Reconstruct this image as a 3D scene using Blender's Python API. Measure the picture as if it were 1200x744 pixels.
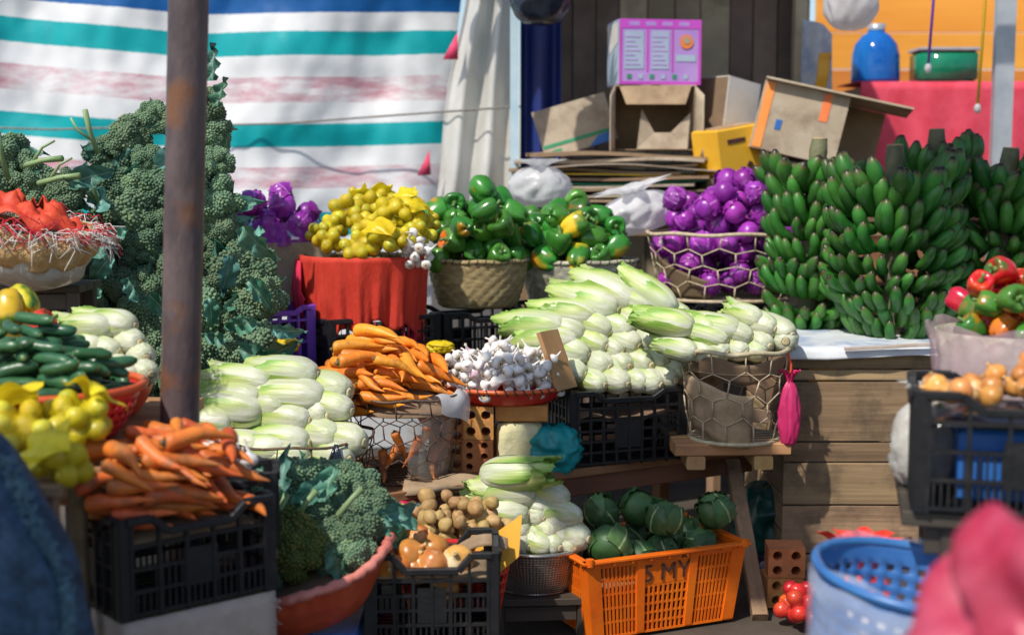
import bpy, bmesh, math, random
import numpy as np
from mathutils import Vector, Matrix, Euler, noise as mn
for o in list(bpy.data.objects): bpy.data.objects.remove(o)
R = math.radians
PI = math.pi
random.seed(7)
scene = bpy.context.scene
COL = scene.collection

# ------------------------------------------------------------------ camera, sky, sun, exposure
FPX, EYE, HORIZON = 1600.0, 1.55, 200.0          # focal length and horizon row in photo pixels (1200 x 744)
PITCH = math.atan((372 - HORIZON) / FPX)
cam_d = bpy.data.cameras.new('camera'); cam = bpy.data.objects.new('camera', cam_d); COL.objects.link(cam)
cam.location = (0, 0, EYE); cam.rotation_euler = (PI/2 - PITCH, 0, 0)
cam_d.sensor_width = 36; cam_d.lens = 36 * FPX / 1200; cam_d.clip_end = 300; cam_d.clip_start = .05
cam_d.dof.use_dof = True; cam_d.dof.focus_distance = 4.75; cam_d.dof.aperture_fstop = 1.6
scene.camera = cam
SUN_AZ, SUN_EL = R(-142), R(50)                   # direction towards the sun: behind the camera, to its left
w = bpy.data.worlds.new('World'); scene.world = w; w.use_nodes = True
sk = w.node_tree.nodes.new('ShaderNodeTexSky'); sk.sky_type = 'NISHITA'; sk.sun_disc = False
sk.sun_elevation = SUN_EL; sk.sun_rotation = SUN_AZ
bg = w.node_tree.nodes['Background']; bg.inputs[1].default_value = .145
w.node_tree.links.new(sk.outputs[0], bg.inputs[0])
sun_d = bpy.data.lights.new('sun', 'SUN'); sun_d.energy = 4.3; sun_d.angle = R(1.0); sun_d.color = (1, .94, .84)
sun = bpy.data.objects.new('sun', sun_d); COL.objects.link(sun)
SUND = Vector((math.sin(SUN_AZ)*math.cos(SUN_EL), math.cos(SUN_AZ)*math.cos(SUN_EL), math.sin(SUN_EL)))
sun.rotation_euler = SUND.to_track_quat('Z', 'Y').to_euler(); sun.location = SUND * 20
scene.view_settings.view_transform = 'Standard'; scene.view_settings.look = 'None'
scene.view_settings.exposure = 0.0; scene.view_settings.gamma = 1.0

# ------------------------------------------------------------------ pixel -> place
def ray(px, py):
    dx, dy = (px - 600) / FPX, (372 - py) / FPX
    c, s = math.cos(PITCH), math.sin(PITCH)
    return Vector((dx, c + dy * s, -s + dy * c))
def P(px, py, Y):
    d = ray(px, py); t = Y / d.y
    return Vector((d.x * t, Y, EYE + d.z * t))
def PZ(px, py, z):
    d = ray(px, py); t = (z - EYE) / d.z
    return Vector((d.x * t, d.y * t, z))

# ------------------------------------------------------------------ mesh building
class MB:
    def __init__(s): s.v = []; s.f = []; s.g = []; s.mi = []
    def add(s, vs, fs, g=0.0, mi=0):
        o = len(s.v); s.v += [tuple(v) for v in vs]
        s.g += list(g) if hasattr(g, '__len__') else [g] * len(vs)
        for f in fs: s.f.append([i + o for i in f]); s.mi.append(mi)
    def box(s, c, d, rot=None, ch=0, g=0.0, mi=0):
        hx, hy, hz = d[0]/2, d[1]/2, d[2]/2
        if ch:
            vs = []; 
            for sz in (-1, 1):
                for k in (1, 0):
                    ax, ay = hx - ch*(1-k), hy - ch*(1-k)
                    z = sz * (hz - ch * k)
                    if sz < 0: pass
                    vs.append([(-ax, -ay, z), (ax, -ay, z), (ax, ay, z), (-ax, ay, z)])
            rings = [vs[1], vs[0], vs[2], vs[3]]
            V = [Vector(p) for r in rings for p in r]; F = [(3, 2, 1, 0), (12, 13, 14, 15)]
            for k in range(3):
                for i in range(4):
                    j = (i + 1) % 4; F.append((4*k+i, 4*k+j, 4*k+4+j, 4*k+4+i))
        else:
            V = [Vector((x*hx, y*hy, z*hz)) for z in (-1, 1) for x, y in ((-1, -1), (1, -1), (1, 1), (-1, 1))]
            F = [(3, 2, 1, 0), (4, 5, 6, 7), (0, 1, 5, 4), (1, 2, 6, 5), (2, 3, 7, 6), (3, 0, 4, 7)]
        if rot is not None:
            M = rot if isinstance(rot, Matrix) else Euler(rot).to_matrix(); V = [M @ v for v in V]
        c = Vector(c); s.add([v + c for v in V], F, g, mi)
    def bar(s, a, b, wd, th, ch=.002, g=0.0):
        a = Vector(a); b = Vector(b); d = b - a
        q = d.to_track_quat('X', 'Z').to_matrix()
        s.box((a + b)/2, (d.length, wd, th), q, ch, g)
    def tube(s, pts, r, n=6, closed=False, g=0.0):
        pts = [Vector(p) for p in pts]; N = len(pts); vs = []; gg = []
        rr = r if hasattr(r, '__len__') else [r] * N
        ga = g if hasattr(g, '__len__') else [g] * N
        up = None
        for i, p in enumerate(pts):
            if closed: t = pts[(i+1) % N] - pts[i-1]
            else: t = pts[min(i+1, N-1)] - pts[max(i-1, 0)]
            t = t.normalized() if t.length > 1e-9 else Vector((0, 0, 1))
            if up is None: up = Vector((0, 0, 1)) if abs(t.z) < .9 else Vector((1, 0, 0))
            sd = t.cross(up); sd = sd.normalized() if sd.length > 1e-6 else Vector((1, 0, 0)); up = sd.cross(t).normalized()
            for k in range(n):
                a = 2*PI*k/n; vs.append(p + (sd*math.cos(a) + up*math.sin(a))*rr[i]); gg.append(ga[i])
        F = []
        for i in range(N if closed else N-1):
            j = (i+1) % N
            for k in range(n):
                l = (k+1) % n; F.append((i*n+k, i*n+l, j*n+l, j*n+k))
        if not closed: F.append(tuple(range(n))[::-1]); F.append(tuple((N-1)*n+k for k in range(n)))
        s.add(vs, F, gg)
    def grid(s, fn, nu, nv, wrap=False, gfn=None, hole=None, mi=0):
        cols = nu if wrap else nu + 1; vs = []; gg = []
        for j in range(nv+1):
            for i in range(cols):
                u, v = i/nu, j/nv; vs.append(fn(u, v)); gg.append(gfn(u, v) if gfn else 0.0)
        F = []
        for j in range(nv):
            for i in range(nu):
                if hole and hole(i, j): continue
                k = (i+1) % cols; F.append((j*cols+i, j*cols+k, (j+1)*cols+k, (j+1)*cols+i))
        s.add(vs, F, gg, mi)
    def lathe(s, prof, n=24, fn=None, gfn=None, c=(0, 0, 0)):
        # prof: list of (r, z); fn(theta, t, r, z) -> (r, z)
        m = len(prof) - 1
        def q(u, v):
            k = min(int(round(v*m)), m); r, z = prof[k]; th = 2*PI*u
            if fn: r, z = fn(th, v, r, z)
            return (c[0] + r*math.cos(th), c[1] + r*math.sin(th), c[2] + z)
        s.grid(q, n, m, True, gfn)
    def ico(s, c, r, sub=1, g=0.0, sc=(1, 1, 1)):
        V, F = ICO[sub]; s.add([(c[0]+x*r*sc[0], c[1]+y*r*sc[1], c[2]+z*r*sc[2]) for x, y, z in V], F, g)
    def mesh(s, name, mats, smooth=True):
        me = bpy.data.meshes.new(name); me.from_pydata(s.v, [], s.f)
        for m in (mats if isinstance(mats, (list, tuple)) else [mats]): me.materials.append(m)
        at = me.attributes.new('g', 'FLOAT', 'POINT'); at.data.foreach_set('value', s.g)
        me.polygons.foreach_set('material_index', s.mi)
        me.polygons.foreach_set('use_smooth', [smooth]*len(s.f)); me.update()
        return me
    def build(s, name, mats, parent=None, smooth=True, loc=(0, 0, 0), rot=(0, 0, 0), solid=0):
        return link(name, s.mesh(name, mats, smooth), parent, loc, rot, solid)
def link(name, me, parent=None, loc=(0, 0, 0), rot=(0, 0, 0), solid=0):
    o = bpy.data.objects.new(name, me); COL.objects.link(o); o.location = loc; o.rotation_euler = rot; o.parent = parent
    if solid:
        m = o.modifiers.new('thickness', 'SOLIDIFY'); m.thickness = solid; m.offset = 0
    return o
def _ico(sub):
    bm = bmesh.new(); bmesh.ops.create_icosphere(bm, subdivisions=sub, radius=1)
    r = ([tuple(v.co) for v in bm.verts], [tuple(v.index for v in f.verts) for f in bm.faces]); bm.free(); return r
ICO = {k: _ico(k) for k in (1, 2, 3)}
def N3(x, y, z, s=1.0): return mn.noise(Vector((x*s, y*s, z*s)))

def tag(o, label, cat, group=None, kind=None):
    o['label'] = label; o['category'] = cat
    if group: o['group'] = group
    if kind: o['kind'] = kind
    return o
def thing(name, label, cat, loc=(0, 0, 0), rotz=0, group=None, rot=None):
    o = bpy.data.objects.new(name, None); COL.objects.link(o); o.location = loc
    o.rotation_euler = rot if rot else (0, 0, rotz); o.empty_display_size = .05
    return tag(o, label, cat, group)
def struct(o): o['kind'] = 'structure'; return o
def dup(root, loc, rot, scale=1.0, label=None, group=None):
    def cp(o, par):
        c = o.copy(); COL.objects.link(c); c.parent = par
        for ch in KIDS.get(o.name, []): cp(ch, c)
        return c
    r = cp(root, None); r.location = loc; r.rotation_euler = rot
    r.scale = (scale,)*3 if not hasattr(scale, '__len__') else scale
    if label: r['label'] = label
    if group: r['group'] = group
    return r
KIDS = {}
class Kind:
    """a produce kind: some variants, each a list of (name, mesh, children) laid out once and placed many times"""
    def __init__(s, name, cat, variants): s.name, s.cat, s.var = name, cat, variants
    def put(s, loc, rot, label, group, scale=1.0, k=None):
        parts = s.var[random.randrange(len(s.var)) if k is None else k]
        if len(parts) == 1:
            o = link(s.name, parts[0][1], None, loc, rot)
        else:
            o = bpy.data.objects.new(s.name, None); COL.objects.link(o); o.empty_display_size = .03
            o.location = loc; o.rotation_euler = rot
            for nm, me in parts: link(nm, me, o)
        o.scale = (scale,)*3
        return tag(o, label, s.cat, group)

# ------------------------------------------------------------------ materials
def nd(nt, t, ins=None, **kw):
    n = nt.nodes.new(t)
    for k, v in kw.items(): setattr(n, k, v)
    for k, v in (ins or {}).items():
        if hasattr(v, 'is_output'): nt.links.new(v, n.inputs[k])
        else: n.inputs[k].default_value = v
    return n
def c4(c): return (*c, 1) if len(c) == 3 else c
def ramp(nt, fac, stops, const=False):
    n = nt.nodes.new('ShaderNodeValToRGB'); e = n.color_ramp.elements
    if const: n.color_ramp.interpolation = 'CONSTANT'
    e[0].position, e[0].color = stops[0][0], c4(stops[0][1]); e[1].position, e[1].color = stops[-1][0], c4(stops[-1][1])
    for p, c in stops[1:-1]:
        q = e.new(p); q.color = c4(c)
    nt.links.new(fac, n.inputs[0]); return n.outputs[0]
def mixc(nt, f, a, b, mode='MIX'):
    n = nd(nt, 'ShaderNodeMix', data_type='RGBA', blend_type=mode)
    for i, v in ((0, f), (6, a), (7, b)):
        if hasattr(v, 'is_output'): nt.links.new(v, n.inputs[i])
        else: n.inputs[i].default_value = c4(v) if i else v
    return n.outputs[2]
MATS = {}
def pm(name, c1, c2, scale=12, rough=.5, bump=.15, bscale=None, attr=None, var=.15, hue=.015, stretch=(1, 1, 1),
       spec=.5, trl=0, alpha=1, spots=None, metal=0, coat=0, sss=0, rnd=True, detail=5, lo=.35, hi=.65, dirt=None):
    m = bpy.data.materials.new(name); m.use_nodes = True; nt = m.node_tree; b = nt.nodes['Principled BSDF']
    tc = nd(nt, 'ShaderNodeTexCoord').outputs['Object']
    oi = nd(nt, 'ShaderNodeObjectInfo').outputs['Random']
    vec = tc
    if rnd:
        off = nd(nt, 'ShaderNodeMath', {0: oi, 1: 37.0}, operation='MULTIPLY').outputs[0]
        vec = nd(nt, 'ShaderNodeVectorMath', {0: tc, 1: nd(nt, 'ShaderNodeCombineXYZ', {0: off, 1: off, 2: off}).outputs[0]}, operation='ADD').outputs[0]
    mp = nd(nt, 'ShaderNodeMapping', {0: vec, 3: stretch}).outputs[0]
    nz = nd(nt, 'ShaderNodeTexNoise', {0: mp, 'Scale': scale, 'Detail': detail, 'Roughness': .6}).outputs[0]
    col = ramp(nt, nz, [(lo, c1), (hi, c2)])
    if spots:   # (colour, scale, threshold lo, hi)
        sn = nd(nt, 'ShaderNodeTexNoise', {0: vec, 'Scale': spots[1], 'Detail': 3.0}).outputs[0]
        f = ramp(nt, sn, [(spots[2], (0, 0, 0)), (spots[3], (1, 1, 1))])
        col = mixc(nt, f, col, spots[0])
    if attr:    # list of stops (pos, colour) over attribute g; None keeps the noise colour at that end
        g = nd(nt, 'ShaderNodeAttribute', attribute_name='g').outputs['Fac']
        for p0, p1, c in attr:
            f = ramp(nt, g, [(p0, (0, 0, 0)), (p1, (1, 1, 1))]); col = mixc(nt, f, col, c)
    if dirt:    # (colour, scale, lo, hi, amount)
        dn = nd(nt, 'ShaderNodeTexNoise', {0: vec, 'Scale': dirt[1], 'Detail': 8.0, 'Roughness': .7}).outputs[0]
        f = ramp(nt, dn, [(dirt[2], (0, 0, 0)), (dirt[3], (dirt[4],)*3)]); col = mixc(nt, f, col, dirt[0])
    hv = nd(nt, 'ShaderNodeMapRange', {0: oi, 3: .5 - hue, 4: .5 + hue}).outputs[0]
    r2 = nd(nt, 'ShaderNodeMath', {0: nd(nt, 'ShaderNodeMath', {0: oi, 1: 7.31}, operation='MULTIPLY').outputs[0]}, operation='FRACT').outputs[0]
    vv = nd(nt, 'ShaderNodeMapRange', {0: r2, 3: 1 - var, 4: 1 + var}).outputs[0]
    col = nd(nt, 'ShaderNodeHueSaturation', {'Hue': hv, 'Value': vv, 'Color': col}).outputs[0]
    nt.links.new(col, b.inputs['Base Color'])
    b.inputs['Roughness'].default_value = rough; b.inputs['Specular IOR Level'].default_value = spec; b.inputs['Metallic'].default_value = metal
    if coat: b.inputs['Coat Weight'].default_value = coat; b.inputs['Coat Roughness'].default_value = .15
    if sss: b.inputs['Subsurface Weight'].default_value = sss; b.inputs['Subsurface Scale'].default_value = .01
    if bump:
        bn = nd(nt, 'ShaderNodeTexNoise', {0: mp, 'Scale': bscale or scale*3, 'Detail': 5.0}).outputs[0]
        bp = nd(nt, 'ShaderNodeBump', {'Strength': bump, 'Distance': .01, 'Height': bn}).outputs[0]
        nt.links.new(bp, b.inputs['Normal'])
    out = nt.nodes['Material Output']; sh = b.outputs[0]
    if trl:
        t = nd(nt, 'ShaderNodeBsdfTranslucent', {0: col}).outputs[0]
        sh = nd(nt, 'ShaderNodeMixShader', {0: trl, 1: sh, 2: t}).outputs[0]
    if alpha < 1:
        t = nd(nt, 'ShaderNodeBsdfTransparent').outputs[0]
        sh = nd(nt, 'ShaderNodeMixShader', {0: alpha, 1: t, 2: sh}).outputs[0]
    nt.links.new(sh, out.inputs[0]); m['c'] = 1
    MATS[name] = m; return m

M_napa = pm('napa_leaf', (.47, .53, .27), (.70, .71, .58), 30, .42, .4, 70, attr=[(.16, .62, (.50, .60, .19)), (.60, 1.0, (.22, .40, .06))], stretch=(.05, 1, 1), var=.1, trl=.10, hue=.01, lo=.30, hi=.62)
M_napaend = pm('napa_cut', (.50, .40, .20), (.66, .58, .36), 40, .7, .3, var=.2)
M_carrot = pm('carrot_skin', (.74, .21, .015), (.86, .31, .03), 14, .45, .35, 60, attr=[(.9, 1, (.16, .12, .04))], stretch=(1, .3, .3), spots=((.50, .17, .03), 25, .58, .75), var=.15, hue=.012)
M_carrot2 = pm('muddy_carrot_skin', (.60, .12, .02), (.74, .21, .035), 14, .5, .35, 60, attr=[(.9, 1, (.10, .07, .03))], stretch=(1, .3, .3), spots=((.28, .11, .04), 18, .52, .72), var=.2, hue=.012)
M_garlic = pm('garlic_skin', (.76, .72, .68), (.84, .82, .80), 20, .5, .25, 60, attr=[(.55, .9, (.60, .50, .36))], spots=((.45, .18, .36), 16, .60, .78), var=.12)
M_pepper = pm('bell_pepper_skin', (.03, .15, .02), (.07, .25, .03), 8, .24, .12, 26, spots=((.70, .20, .01), 5.5, .60, .70), var=.25, hue=.02, coat=.15)
M_pepper2 = pm('ripe_pepper_skin', (.62, .05, .015), (.70, .14, .02), 8, .24, .12, 26, spots=((.04, .15, .02), 6, .60, .68), var=.2, hue=.03, coat=.15)
M_pepper3 = pm('yellow_pepper_skin', (.72, .45, .02), (.75, .52, .03), 8, .24, .12, 26, spots=((.05, .17, .02), 7, .47, .57), var=.2, hue=.03, coat=.15)
M_pstem = pm('pepper_stem', (.09, .2, .04), (.18, .28, .08), 30, .5, .2)
M_pcab = pm('purple_cabbage_leaf', (.20, .015, .24), (.36, .04, .42), 9, .33, .3, 24, spots=((.50, .14, .55), 13, .60, .80), var=.3, hue=.02, attr=[(.3, 1, (.55, .20, .60))])
M_gcab = pm('green_cabbage_leaf', (.035, .09, .025), (.08, .17, .05), 9, .5, .3, 30, var=.3, hue=.02, attr=[(.4, 1, (.35, .45, .2))])
M_banana = pm('banana_skin', (.025, .125, .018), (.055, .21, .03), 9, .42, .08, 30, attr=[(.88, .95, (.10, .10, .03)), (.94, .99, (.02, .016, .01))], var=.3, hue=.015)
M_stalk = pm('banana_stalk_skin', (.10, .11, .05), (.20, .18, .10), 14, .7, .4, 40, attr=[(.9, .95, (.42, .30, .16))], var=.15)
M_potato = pm('potato_skin', (.38, .23, .08), (.52, .34, .14), 16, .6, .25, 60, spots=((.30, .18, .08), 22, .6, .8), var=.15)
M_onion = pm('onion_skin', (.55, .17, .03), (.74, .36, .10), 14, .34, .25, 40, stretch=(1, 1, .12), attr=[(.5, .9, (.62, .42, .20))], var=.2, hue=.01, coat=.1, spots=((.78, .62, .40), 11, .60, .72))
M_cuke = pm('cucumber_skin', (.02, .085, .035), (.045, .15, .06), 12, .33, .25, 70, attr=[(.75, 1, (.16, .25, .08))], stretch=(.3, 1, 1), var=.25)
M_broc = pm('broccoli_floret', (.105, .185, .115), (.20, .29, .175), 30, .8, .5, 160, attr=[(.55, 1, (.21, .31, .15))], var=.28, hue=.02, spec=.12)
M_broc2 = pm('mossy_broccoli_floret', (.06, .11, .03), (.14, .17, .04), 30, .75, .5, 160, attr=[(.55, 1, (.22, .20, .05))], var=.15, hue=.015, spec=.25)
M_bstem = pm('broccoli_stem', (.16, .27, .10), (.30, .40, .20), 12, .5, .2, stretch=(1, 1, .2))
M_bleaf = pm('broccoli_leaf', (.05, .19, .13), (.14, .33, .26), 9, .5, .2, 30, attr=[(.7, .95, (.35, .48, .32))], trl=.15, var=.3, hue=.03)
M_lime = pm('lime_skin', (.42, .40, .03), (.62, .52, .04), 8, .4, .12, 90, var=.2, hue=.02)
M_net = pm('yellow_net', (.80, .60, .01), (.90, .70, .02), 60, .3, .4, 220, alpha=.55, var=.08, trl=.25, rnd=False)
M_netfilm = pm('yellow_bag_film', (.85, .66, .01), (.92, .75, .03), 20, .3, .3, 40, trl=.3, var=.05)
M_tomato = pm('tomato_skin', (.60, .04, .02), (.70, .10, .03), 8, .32, .1, var=.2, coat=.1)
M_black = pm('black_plastic', (.006, .0065, .008), (.013, .0135, .016), 20, .45, .12, 60, var=.1, hue=0, dirt=((.09, .075, .055), 7, .56, .85, .4))
M_orange = pm('orange_plastic', (.80, .13, .005), (.88, .19, .008), 6, .4, .1, 40, var=.03, hue=0, dirt=((.28, .08, .02), 9, .55, .8, .6))
M_redpl = pm('red_plastic', (.62, .05, .02), (.70, .08, .03), 6, .38, .1, 40, var=.05, dirt=((.3, .05, .02), 9, .55, .8, .5))
M_orangebowl = pm('orange_red_plastic', (.72, .11, .02), (.78, .15, .03), 6, .33, .06, var=.02)
M_bluepl = pm('blue_plastic', (.03, .10, .36), (.05, .16, .46), 6, .35, .1, var=.05)
M_purplepl = pm('violet_plastic', (.16, .05, .46), (.20, .08, .55), 6, .4, .1, var=.02)
M_steel = pm('stainless_steel', (.42, .40, .36), (.58, .56, .52), 20, .3, .1, metal=.9, var=.02)
M_wire = pm('rusty_wire', (.07, .045, .03), (.17, .10, .055), 40, .7, .3, var=.1)
M_wirec = pm('cream_cane_wire', (.42, .34, .22), (.60, .50, .34), 40, .7, .3, var=.05)
M_wicker = pm('wicker_strip', (.26, .19, .08), (.46, .37, .18), 20, .65, .4, 90, var=.1, stretch=(1, 1, 3))
M_wicker2 = pm('pale_wicker_strip', (.36, .34, .24), (.58, .57, .46), 20, .65, .4, 90, var=.1, stretch=(1, 1, 3), dirt=((.22, .2, .13), 10, .45, .65, .7))
M_binding = pm('dark_binding', (.03, .02, .015), (.07, .05, .04), 20, .6, .2)
M_wood = pm('weathered_plank', (.15, .09, .05), (.44, .29, .16), 16, .8, .5, 40, stretch=(.05, 1, 1), var=.2, hue=.012, dirt=((.05, .038, .03), 4.5, .47, .70, .8), detail=9, lo=.25, hi=.75)
M_wood2 = pm('red_brown_plank', (.16, .065, .03), (.34, .15, .07), 6, .75, .35, 24, stretch=(.12, 1, 1), var=.2, dirt=((.05, .03, .02), 6, .5, .8, .7), detail=8)
M_woodlt = pm('fresh_plank', (.36, .19, .07), (.50, .30, .13), 6, .7, .3, 24, stretch=(.12, 1, 1), var=.15, dirt=((.14, .08, .04), 6, .55, .8, .6))
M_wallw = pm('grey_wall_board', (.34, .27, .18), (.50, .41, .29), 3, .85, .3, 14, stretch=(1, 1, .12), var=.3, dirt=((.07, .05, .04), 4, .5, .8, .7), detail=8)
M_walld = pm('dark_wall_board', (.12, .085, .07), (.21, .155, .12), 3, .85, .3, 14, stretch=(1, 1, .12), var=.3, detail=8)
M_orwall = pm('warm_lit_orange_board', (.66, .20, .02), (.82, .31, .05), 3, .5, .15, 14, stretch=(.12, 1, 1), var=.15)  # warm lamplight is painted into the orange of these boards
M_card = pm('cardboard', (.33, .23, .13), (.45, .33, .20), 5, .85, .15, 40, var=.25, hue=.012, dirt=((.15, .10, .06), 7, .46, .7, .7))
M_cardlt = pm('pale_cardboard', (.42, .34, .24), (.52, .44, .33), 5, .85, .12, 40, var=.1, dirt=((.20, .14, .09), 7, .46, .7, .7))
M_carddk = pm('brown_cardboard', (.20, .13, .075), (.30, .20, .12), 5, .85, .15, 40, var=.3, hue=.012)
M_white = pm('white_board', (.62, .61, .58), (.70, .69, .66), 5, .6, .08, var=.03, dirt=((.4, .36, .3), 6, .5, .8, .5))
M_yellow = pm('yellow_board', (.74, .40, .02), (.80, .46, .03), 5, .55, .08, var=.03)
M_brick = pm('hollow_clay_brick', (.46, .17, .05), (.60, .24, .08), 14, .85, .4, 60, var=.2, dirt=((.25, .13, .07), 10, .5, .8, .6))
M_foam = pm('yellow_foam', (.58, .52, .26), (.68, .63, .40), 12, .8, .4, 40, dirt=((.3, .26, .14), 9, .5, .75, .6))
M_red = pm('red_cloth', (.60, .014, .03), (.74, .03, .05), 30, .75, .3, 120, var=.05, stretch=(1, 1, .3), trl=.12)
M_redbag = pm('red_bag_plastic', (.62, .05, .035), (.72, .085, .05), 10, .42, .25, 40, var=.03, dirt=((.35, .06, .05), 6, .5, .8, .5))
M_pink = pm('pink_bag_plastic', (.50, .03, .10), (.66, .12, .22), 9, .42, .3, 24, var=.03, trl=.2)
M_hotpink = pm('hot_pink_plastic', (.75, .03, .16), (.80, .05, .2), 10, .4, .2, trl=.2)
M_pinkcloth = pm('pink_red_cloth', (.70, .05, .12), (.78, .08, .17), 12, .7, .2, trl=.1)
M_teal = pm('teal_bag_plastic', (.01, .28, .28), (.02, .40, .38), 10, .3, .25, 30, trl=.25)
M_greencl = pm('green_sheet', (.01, .28, .09), (.02, .36, .12), 10, .6, .2)
M_whbag = pm('white_bag_plastic', (.70, .70, .72), (.80, .80, .82), 10, .3, .25, 30, trl=.35, alpha=.85)
M_clear = pm('clear_film', (.62, .56, .48), (.76, .72, .66), 10, .12, .3, 26, alpha=.24, trl=.2)
M_pinkfilm = pm('pink_tinted_film', (.76, .52, .60), (.84, .64, .72), 10, .12, .25, 26, alpha=.5, trl=.2)
M_bluefilm = pm('blue_tinted_film', (.42, .52, .72), (.58, .68, .84), 10, .10, .3, 20, alpha=.42)
M_curtain = pm('frosted_curtain', (.66, .64, .60), (.80, .79, .77), 5, .3, .25, 16, alpha=.8, trl=.3, dirt=((.45, .40, .33), 3, .5, .75, .6), stretch=(1, 1, .3))
M_bluetarp = pm('navy_sheet', (.012, .03, .16), (.02, .06, .30), 5, .5, .2, 12, stretch=(1, 1, .2))
M_bluesack = pm('blue_woven_sack', (.006, .026, .05), (.03, .09, .15), 26, .6, .5, 120, var=.02, dirt=((.10, .2, .28), 14, .5, .8, .45))
M_bluefray = pm('frayed_blue_seam', (.08, .2, .28), (.2, .36, .46), 40, .8, .5)
M_cream = pm('cream_sackcloth', (.50, .40, .33), (.60, .50, .43), 12, .85, .3, 60, dirt=((.32, .24, .18), 5, .5, .8, .5))
M_tan = pm('tan_woven_sack', (.52, .32, .13), (.66, .46, .22), 30, .75, .4, 120, trl=.15)
M_redfr = pm('red_fringe', (.70, .03, .02), (.78, .06, .03), 20, .6, .2)
M_whfr = pm('white_fringe', (.68, .66, .62), (.78, .76, .73), 20, .7, .2)
M_sackpl = pm('translucent_sack', (.50, .47, .42), (.66, .64, .60), 14, .35, .4, 40, alpha=.9, trl=.2)
M_pole = pm('rusty_pole_paint', (.07, .05, .055), (.14, .10, .10), 14, .45, .3, 60, var=.02, hue=0, spots=((.24, .10, .04), 7, .55, .70), dirt=((.03, .025, .03), 7, .5, .75, .6), stretch=(1, 1, .4))
M_greypost = pm('grey_metal', (.38, .41, .46), (.50, .53, .57), 8, .35, .08, metal=.3, var=.02)
M_palepost = pm('lit_gap_pale_blue', (.42, .58, .68), (.52, .66, .74), 8, .4, .08, var=.02)
M_blackbag = pm('black_bag_plastic', (.012, .014, .025), (.02, .025, .05), 10, .18, .3, 24, var=.02)
M_dirt = pm('trodden_ground', (.05, .04, .032), (.11, .085, .065), 2.5, .9, .5, 14, rnd=False, detail=10)
M_ink = pm('dark_ink', (.05, .02, .02), (.08, .03, .02), 20, .7, 0)
M_rope = pm('grey_rope', (.18, .17, .15), (.3, .28, .25), 40, .8, .3)
M_viol = pm('violet_print', (.42, .24, .62), (.48, .30, .68), 5, .35, .03, var=.02)
M_mag = pm('magenta_print', (.52, .06, .48), (.60, .09, .55), 5, .35, .03, var=.02)
M_pale = pm('pale_print', (.36, .44, .58), (.42, .50, .64), 5, .35, .03, var=.02)
M_print_o = pm('orange_print', (.80, .22, .04), (.86, .28, .06), 5, .5, .03, var=.02)
M_print_b = pm('blue_print', (.02, .10, .42), (.03, .14, .5), 5, .4, .03, var=.02)
M_green = pm('green_print', (.02, .25, .12), (.03, .3, .15), 5, .6, .03, var=.02)
M_blueglass = pm('blue_jug_plastic', (.01, .14, .55), (.02, .22, .65), 5, .08, .03, trl=.2)
M_greenglass = pm('green_tank_glass', (.01, .20, .10), (.02, .30, .15), 5, .08, .03, trl=.2)
M_papr = pm('white_table_sheet', (.52, .54, .58), (.62, .64, .66), 6, .6, .2, 20, spots=((.34, .40, .52), 9, .5, .65))

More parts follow.
